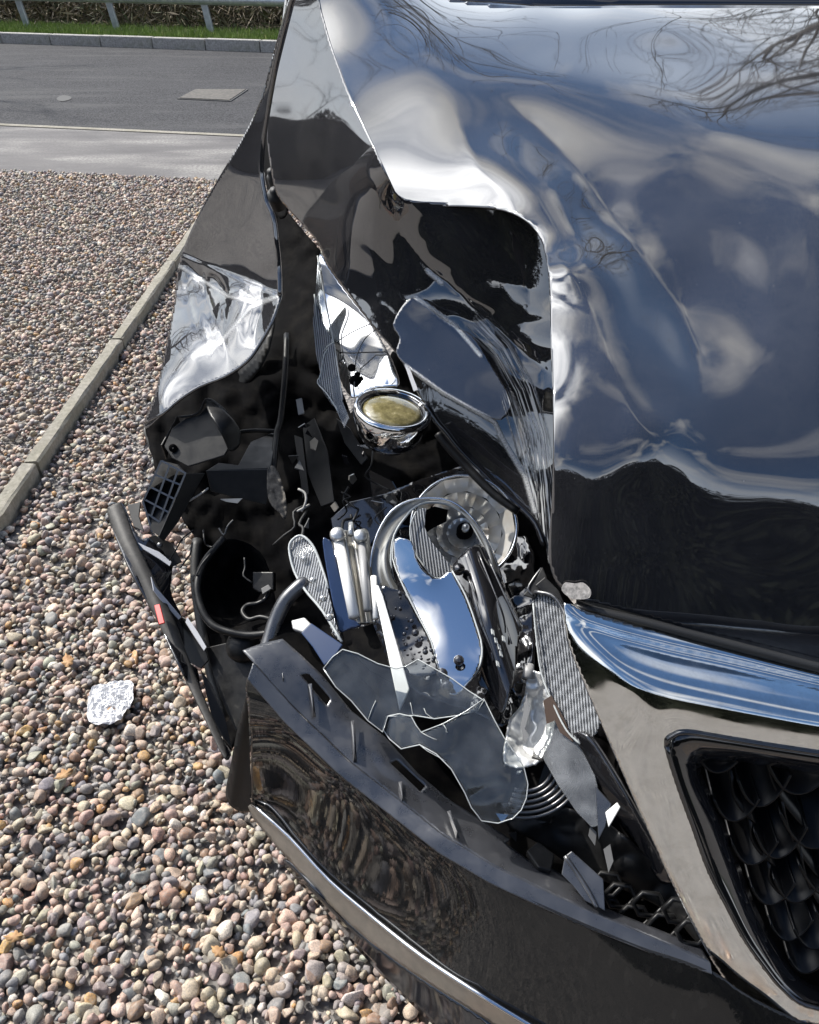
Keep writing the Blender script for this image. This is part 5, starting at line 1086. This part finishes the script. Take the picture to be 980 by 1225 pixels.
tubp = sheet('black_lamp_arm', [(541, 682), (552, 664), (574, 650), (590, 668), (606, 706), (622, 742), (626, 752), (620, 772), (617, 806), (608, 834), (601, 854), (592, 846), (582, 826), (572, 816), (577, 776), (568, 742), (556, 710)], 2.5, [(541, 682, 1.19), (574, 650, 1.22), (626, 752, 1.14), (601, 854, 1.08), (572, 816, 1.10), (590, 740, 1.135)], GLOSS, car, th=.003, extra=lambda P: -.012 * np.cos((P[:, 0] - (P[:, 1] - 650) * .30 - 560) / 11.0))
for q_ in ([(560, 690, 1.165), (578, 740, 1.13), (590, 790, 1.105)], [(585, 670, 1.19), (604, 712, 1.155), (622, 750, 1.13)], [(572, 660, 1.2), (596, 720, 1.15), (612, 770, 1.12)]): tube('arm_edge', px_line(q_, 4), .0016, FLANGE, tubp, 6)
for x, y in ((588, 752), (592, 762), (596, 770), (598, 778), (601, 760), (594, 790)): plate('glass_crumb', [(x, y, 1.10), (x + 3, y + 2, 1.10), (x + 4, y + 8, 1.095), (x + 1, y + 6, 1.095)], mat('cut_lens_edge'), tubp, .002)
lathe('arm_ball', at(549, 681, 1.175), (0, -.6, .8), [(.0, .010), (.006, .008), (.009, .003), (.009, -.004), (.006, -.01)], GLOSS, tubp, 16)
# left of the lamp: side strips, bulbs, ribbed blade
NAVY = mat('glossy_dark_strip', (.022, .04, .095), .16, 0, 1.7)
sheet('dark_lamp_strip', [(386, 648), (392, 645), (398, 652), (406, 684), (420, 720), (433, 746), (420, 752), (407, 756), (402, 738), (394, 700)], 2, [(388, 648, 1.25), (398, 652, 1.245), (433, 746, 1.17), (407, 756, 1.175)], NAVY, car, [(392, 660, 120, -8), (400, 700, 116, -6), (420, 745, 112, -6)], 500, (405, 700, 1.21), (), (), None, .004)
bk = sheet('silver_bulb_carrier', [(404, 640), (412, 634), (424, 636), (436, 632), (442, 640), (444, 672), (446, 720), (450, 742), (440, 745), (424, 742), (416, 712), (408, 672)], 2, [(404, 640, 1.245), (442, 640, 1.24), (450, 742, 1.16), (424, 742, 1.165)], SATIN, car, th=.004, extra=lambda P: .006 * np.cos((P[:, 0] - (P[:, 1] - 640) * .16) / 3.2))
tube('silver_tube', [at(405, 646, 1.23), at(414, 690, 1.19), at(424, 738, 1.15)], .0085, WHITE, bk, 12)
tube('silver_tube', [at(433, 650, 1.225), at(436, 690, 1.19), at(440, 730, 1.155)], .0062, mat('grey_plastic'), bk, 12)
tube('silver_tube', [at(447, 690, 1.19), at(450, 740, 1.15)], .005, WHITE, bk, 10)
for x, y, r_ in ((404, 640, .012), (431, 642, .011)): lathe('tube_cap', at(x, y, 1.225), (.02, -.45, .9), [(.0, .008), (r_ * .8, .008), (r_, .004), (r_, -.004), (r_ * .75, -.008), (r_ * .75, -.02)], mat('zinc', (.62, .62, .60), .3, .8), bk, 20)
tube('cap_stud', [at(420, 640, 1.22), at(420, 626, 1.235)], [.005, .0042], mat('zinc'), bk, 10)
plate('ribbed_side_blade', [(346, 656, 1.27), (350, 646, 1.275), (360, 641, 1.275), (372, 650, 1.265), (380, 668, 1.25), (391, 700, 1.22), (400, 740, 1.18), (409, 768, 1.16), (398, 756, 1.17), (386, 730, 1.195), (368, 706, 1.22), (352, 682, 1.25)], RIBBED, car, .004, .001, 2)
tube('blade_rim', px_line([(409, 768, 1.155), (386, 731, 1.19), (366, 707, 1.217), (352, 683, 1.245), (346, 656, 1.265), (351, 645, 1.27), (361, 641, 1.27), (373, 651, 1.26), (382, 670, 1.245), (393, 704, 1.213)], 3), .0022, mat('cut_lens_edge'), car, 6)
for x, y in ((364, 668), (374, 694), (386, 716), (394, 738)): lathe('blade_rivet', at(x, y, 1.255 - .0012 * (y - 660)), (0, -.6, .8), [(.0, .003), (.004, .002), (.006, -.002)], SMOKY, car, 12)
tube('support_tube', px_line([(314, 790, 1.20), (322, 768, 1.21), (330, 742, 1.22), (342, 718, 1.225), (358, 702, 1.23), (364, 698, 1.235)], 4), .012, FLANGE, car, 12)
plate('snapped_tab', [(360, 757, 1.165), (372, 745, 1.17), (388, 756, 1.16), (410, 771, 1.145), (400, 786, 1.14), (388, 796, 1.135), (374, 774, 1.15)], NAVY, car, .004, .0015)
plate('tab_block', [(348, 742, 1.20), (364, 738, 1.20), (372, 746, 1.185), (362, 756, 1.18), (350, 752, 1.19)], GREYP, car, .008, .002)
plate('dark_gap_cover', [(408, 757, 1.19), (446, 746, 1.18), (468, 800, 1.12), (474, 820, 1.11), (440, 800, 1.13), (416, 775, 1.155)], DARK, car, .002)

# ------------------------------------------------------------------ right of the lamp, under the grille corner
wr = sheet('white_reflector', [(632, 806), (640, 803), (648, 808), (655, 830), (663, 858), (660, 882), (651, 902), (640, 914), (626, 918), (608, 916), (603, 908), (606, 886), (610, 862), (622, 848), (628, 830)], 2, [(640, 804, 1.115), (663, 860, 1.09), (651, 902, 1.07), (605, 910, 1.07), (612, 860, 1.10), (636, 860, 1.12)], mat('pearl_reflector', (.82, .82, .80), .3, .5), car, th=.003, extra=lambda P: crump(P, .004, 16, 6.1) + .0012 * np.sin(P[:, 0] * 1.9) * np.sin(P[:, 1] * 1.9))
plate('reflector_crack', [(630, 830, 1.085), (634, 850, 1.08), (628, 872, 1.075), (633, 880, 1.072), (628, 890, 1.07), (623, 870, 1.075), (627, 850, 1.08)], GREYP, wr, .001)
tube('lamp_plug', [at(632, 812, 1.12), at(633, 795, 1.13)], [.010, .007], GREYP, wr, 10)
clens = sheet('fluted_corner_lens', [(638, 722), (640, 708), (651, 697), (660, 704), (672, 722), (688, 760), (702, 795), (714, 826), (719, 866), (706, 884), (694, 890), (676, 872), (660, 842), (648, 806), (641, 760)], 2, [(640, 710, 1.12), (652, 697, 1.12), (672, 722, 1.10), (719, 866, 1.03), (694, 890, 1.035), (648, 806, 1.09)], RIBBED, car, th=.003, rounding=2, extra=lambda P: .0013 * np.sin((P[:, 0] - (P[:, 1] - 700) * .33) * 1.5))
tube('flute_edge', px_line([(640, 708, 1.115), (660, 712, 1.10), (672, 726, 1.09), (680, 748, 1.075), (684, 770, 1.07)], 3), .003, FLANGE, clens, 8)
tube('flute_edge', px_line([(638, 722, 1.112), (642, 764, 1.095), (648, 806, 1.082), (662, 842, 1.06), (678, 874, 1.04), (694, 890, 1.028)], 3), .0014, mat('cut_lens_edge'), clens, 6)
for pts in ([(626, 712, 1.12), (640, 694, 1.12), (649, 678, 1.13), (654, 690, 1.12), (646, 706, 1.115), (640, 716, 1.115)], [(640, 700, 1.11), (652, 690, 1.11), (668, 706, 1.10), (676, 724, 1.09), (660, 716, 1.10)]): plate('corner_clip', pts, PLASTIC, clens, .004, .001)
tube('clip_wire', px_line([(648, 680, 1.13), (640, 690, 1.125), (632, 704, 1.12), (638, 712, 1.115)], 3), .002, FLANGE, clens, 6)
for pts, mm in (([(656, 838, 1.07), (664, 852, 1.065), (690, 884, 1.045), (712, 928, 1.02), (726, 986, 1.00), (708, 990, 1.01), (690, 972, 1.02), (668, 940, 1.035), (650, 908, 1.055)], SMOKY), ([(724, 972, .995), (738, 960, .99), (742, 966, .985), (728, 990, .99)], WHITE), ([(712, 940, 1.01), (732, 962, 1.0), (724, 990, .998), (716, 1005, .998)], FLANGE)): plate('grey_lens_plate', pts, mm, car, .003, .0008)
plate('brown_stain_plate', [(650, 838, 1.062), (660, 832, 1.062), (676, 862, 1.05), (686, 888, 1.04), (670, 876, 1.05), (664, 862, 1.055), (654, 866, 1.06)], mat('rusty_plate', (.07, .045, .032), .5), car, .002)
for k in range(6):
    r_ = 34 + k * 7; tube('bellows_ring', px_line([(628 + r_ * math.cos(R(t_)), 915 + r_ * .92 * math.sin(R(t_)), 1.065 - .0004 * k * 6) for t_ in range(-6, 112, 13)], 2), .0026, FLANGE, car, 6)
plate('bellows_back', [(655, 905, 1.085), (690, 900, 1.07), (705, 930, 1.06), (690, 970, 1.06), (650, 985, 1.07), (628, 985, 1.075)], PLASTIC, car, .002)
sheet('lamp_cross_member', [(684, 884), (702, 880), (730, 920), (760, 972), (788, 1022), (804, 1052), (790, 1056), (766, 1020), (738, 980), (712, 936)], 3, [(690, 884, 1.04), (800, 1050, .985), (740, 950, 1.0), (712, 936, 1.03)], GLOSS, car, th=.006)
sheet('lower_apron', [(600, 980), (650, 960), (700, 975), (735, 990), (770, 1022), (800, 1050), (826, 1098), (838, 1132), (800, 1092), (740, 1062), (690, 1040), (650, 1012)], 3, [(600, 982, 1.075), (700, 978, 1.04), (800, 1050, 1.0), (838, 1130, .97), (690, 1040, 1.05), (740, 1010, 1.0)], PLASTIC, car, th=.003, extra=lambda P: crump(P, .006, 34, 8.2))
for pts in ([(722, 1016, 1.0), (730, 1010, 1.0), (734, 1030, .99), (728, 1044, .99), (726, 1034, .992)], [(706, 988, 1.02), (714, 996, 1.015), (712, 1012, 1.01), (704, 1000, 1.015)]): plate('plastic_shred', pts, mat('scuffed_grey'), car, .0015)
# honeycomb mesh of the lower opening
hx = []
def hexcell(cx, cy, rx, ry, d):
    P = [(cx + rx * math.cos(R(a_ + 8)), cy + ry * math.sin(R(a_ + 8)), d - .0006 * (cx - 760)) for a_ in range(0, 361, 60)]
    return tube(None, [at(*p) for p in P], .0035, None, None, 5, False)
for cx, cy in ((742, 1072), (776, 1082), (758, 1098), (794, 1108), (812, 1090), (828, 1116), (724, 1088), (726, 1058)): hx.append(hexcell(cx, cy, 19, 15, .992))
join('honeycomb_mesh', hx, PLASTIC, car)
fb = plate('flange_bracket', [(676, 1024, .998), (684, 1018, .998), (722, 1052, .98), (724, 1090, .966), (700, 1078, .972), (686, 1060, .982), (672, 1046, .99)], FLANGE, bumper, .003, .001)
tube('bracket_bead', px_line([(676, 1024, .992), (690, 1044, .985), (704, 1066, .974), (714, 1086, .964)], 3), .003, FLANGE, fb, 6)
plate('bracket_block', [(630, 1018, 1.02), (644, 1006, 1.03), (664, 1022, 1.02), (660, 1042, 1.0), (644, 1038, 1.0)], PLASTIC, bumper, .01, .002)

# ------------------------------------------------------------------ clear shards lying on the bumper ledge
def shard(pts, label, hump, seed):
    xy0 = np.array([p[:2] for p in pts]); c0 = xy0.mean(0); P_ = np.array(pts, float); M_ = np.concatenate([np.ones((len(P_), 1)), P_[:, :2]], 1)
    co_ = np.linalg.lstsq(M_, 1 / P_[:, 2], rcond=None)[0]; dd = [(x, y, float(1 / (co_[0] + co_[1] * x + co_[2] * y))) for x, y, _ in pts]
    bend = lambda P: hump * (((P - c0) / 110.0) ** 2).sum(1) + crump(P, .0016, 38, seed)
    o = sheet('lens_shard', [(x, y) for x, y, _ in pts], 2.2, dd, CLEAR, None, th=.0035, rounding=1, extra=bend)
    ex = bend(xy0); ring_ = [(x, y, d_ + float(e_) - .0008) for (x, y, d_), e_ in zip(dd, ex)]
    tube('cut_edge', [at(*q) for q in ring_ + ring_[:1]], .0008, mat('cut_lens_edge'), o, 6); tag(o, label, 'lens shard', 'broken headlight lens pieces on the bumper')
    for k in range(3):               # stress cracks
        rs = random.Random(seed * 10 + k); p0 = xy0[rs.randrange(len(pts))]; p1 = p0 + (c0 - p0) * rs.uniform(.25, .6) + np.array([rs.uniform(-14, 14), rs.uniform(-14, 14)]); pts_ = []
        for s in range(4):
            q = p0 * (1 - s / 3) + p1 * s / 3 + (np.array([rs.uniform(-3, 3), rs.uniform(-3, 3)]) if 0 < s < 3 else 0); pts_.append(at(q[0], q[1], float(1 / (co_[0] + co_[1] * q[0] + co_[2] * q[1])) + float(bend(q[None])[0]) - .001))
        tube('crack', pts_, .0005, mat('cut_lens_edge'), o, 4)
    return o
shard([(387, 800, 1.075), (398, 786, 1.08), (410, 777, 1.082), (428, 782, 1.075), (452, 794, 1.065), (474, 800, 1.06), (486, 797, 1.06), (500, 789, 1.06), (520, 800, 1.05), (541, 812, 1.04), (560, 826, 1.035), (579, 838, 1.03), (572, 850, 1.03), (548, 856, 1.035), (520, 860, 1.04), (496, 856, 1.045), (464, 857, 1.05), (458, 876, 1.045), (440, 862, 1.05), (420, 838, 1.06), (402, 822, 1.068)], 'upper clear broken lens shard bridging the ledge and the silver blade', -.012, 1)
shard([(462, 857, 1.035), (478, 854, 1.035), (492, 857, 1.03), (498, 868, 1.025), (504, 876, 1.025), (530, 866, 1.02), (556, 852, 1.02), (579, 836, 1.02), (592, 862, 1.01), (603, 882, 1.0), (617, 902, .995), (627, 918, .99), (632, 938, .985), (630, 955, .98), (624, 969, .98), (614, 979, .98), (596, 985, .985), (576, 982, .99), (572, 976, .992), (564, 966, .995), (556, 948, 1.0), (540, 920, 1.01), (522, 902, 1.02), (502, 891, 1.028), (480, 896, 1.03), (466, 884, 1.035), (458, 872, 1.037)], 'lower rounded clear lens shard hanging over the bumper ledge', .014, 2)

sheet('ledge_backing', [(318, 775), (345, 745), (420, 800), (500, 880), (580, 960), (690, 1030), (860, 1120), (862, 1168), (760, 1130), (650, 1075), (560, 1025), (480, 965), (410, 900), (350, 850), (318, 800)], 6, [(330, 780, 1.19), (400, 840, 1.17), (500, 930, 1.13), (650, 1045, 1.08), (850, 1150, 1.02), (560, 940, 1.16), (420, 800, 1.20)], DARK, bumper, th=.002)

sheet('lamp_housing', [(396, 640), (440, 600), (500, 575), (560, 556), (610, 600), (640, 660), (640, 720), (640, 800), (620, 860), (600, 870), (560, 850), (500, 830), (440, 770), (410, 740)], 4, [(400, 650, 1.38), (500, 585, 1.43), (600, 600, 1.42), (560, 640, 1.41), (636, 700, 1.28), (610, 850, 1.17), (440, 760, 1.25), (520, 720, 1.31)], GLOSS, car, th=.003, rounding=1, extra=lambda P: crump(P, .010, 50, 3.3) + crump(P, .003, 20, 8.8))
rb_ = random.Random(21)
for k in range(46):                  # slivers of bezel, lens and housing caught in the wreck
    x, y = rb_.choice([(rb_.uniform(400, 640), rb_.uniform(590, 880)), (rb_.uniform(600, 730), rb_.uniform(800, 1010)), (rb_.uniform(340, 470), rb_.uniform(500, 660))]); dd = np.interp(y, [500, 600, 700, 800, 900, 1010], [1.42, 1.31, 1.215, 1.15, 1.07, 1.02]) + rb_.uniform(-.01, .03)
    if math.hypot(x - 553, y - 628) < 78: continue
    s_ = rb_.uniform(3, 11); a0 = rb_.uniform(0, 6.28); n_ = rb_.choice((3, 4, 4, 5)); el = rb_.uniform(.25, .8)
    pp = []
    for q in range(n_):
        an = 6.283 * q / n_ + rb_.uniform(-.4, .4); ux, uy = s_ * math.cos(an), s_ * el * math.sin(an); px_, py_ = x + ux * math.cos(a0) - uy * math.sin(a0), y + ux * math.sin(a0) + uy * math.cos(a0); pp.append((px_, py_, dd + rb_.uniform(-.012, .012)))
    plate('fragment', pp, rb_.choice((MIRROR, CLEAR, SMOKY, GLOSS, PLASTIC, PLASTIC, mat('scuffed_grey'), SATIN)), car, .0025)
for k in range(7):                  # torn loom wires
    x, y = rb_.uniform(340, 480), rb_.uniform(500, 640); dd = np.interp(y, [480, 560, 650], [1.47, 1.40, 1.32]); pts_ = [(x, y, dd)]
    for q in range(4): x += rb_.uniform(-16, 16); y += rb_.uniform(2, 18); dd += rb_.uniform(-.03, .012); pts_.append((x, y, dd))
    tube('loom_wire', px_line(pts_, 3), rb_.uniform(.0012, .0028), rb_.choice((PLASTIC, RUBBER, PLASTIC)), car, 6)
for k in range(5):
    x, y = rb_.uniform(215, 330), rb_.uniform(590, 760); dd = np.interp(y, [590, 760], [1.40, 1.31]); pts_ = [(x, y, dd)]
    for q in range(3): x += rb_.uniform(-14, 14); y += rb_.uniform(2, 14); pts_.append((x, y, dd + rb_.uniform(-.02, .01)))
    tube('loom_wire', px_line(pts_, 3), rb_.uniform(.001, .0022), rb_.choice((PLASTIC, RUBBER)), car, 6)
sheet('cowl', [(480, -14), (560, 0), (650, 6), (800, 4), (1000, 5), (1330, 8), (1330, -40), (480, -60)], 12, [(480, -14, 2.35), (650, 6, 2.2), (1000, 5, 2.3), (1330, 8, 2.4), (900, -50, 2.5)], GLOSS, car, th=.004, rounding=1)

# dark inner skins closing the gaps behind the bonnet's torn edge and above the grille
def strip_between(name, A, B, m, parent):
    V = []; n = len(A)
    for p, q in zip(A, B):
        for k in range(4): V.append(Vector(p).lerp(Vector(q), k / 3))
    o = obj(name, V, [(4 * i + k, 4 * i + k + 1, 4 * i + k + 5, 4 * i + k + 4) for i in range(n - 1) for k in range(3)], m, parent); solid(o, .002); return o
rl = [p for p in ridge_line if p[1] > 60]
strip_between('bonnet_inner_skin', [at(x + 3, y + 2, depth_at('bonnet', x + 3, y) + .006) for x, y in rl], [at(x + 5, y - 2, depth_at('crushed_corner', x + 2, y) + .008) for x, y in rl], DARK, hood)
ed = [(690, 714), (715, 720), (760, 732), (820, 748), (890, 765), (980, 788), (1080, 809), (1250, 832), (1400, 842)]
strip_between('slam_panel', [at(x, y - 3, depth_at('bonnet', x, y - 3) + .012) for x, y in ed], [at(x, y + 12, depth_at('grille_surround', x, y + 14) + .012) for x, y in ed], PLASTIC, car)
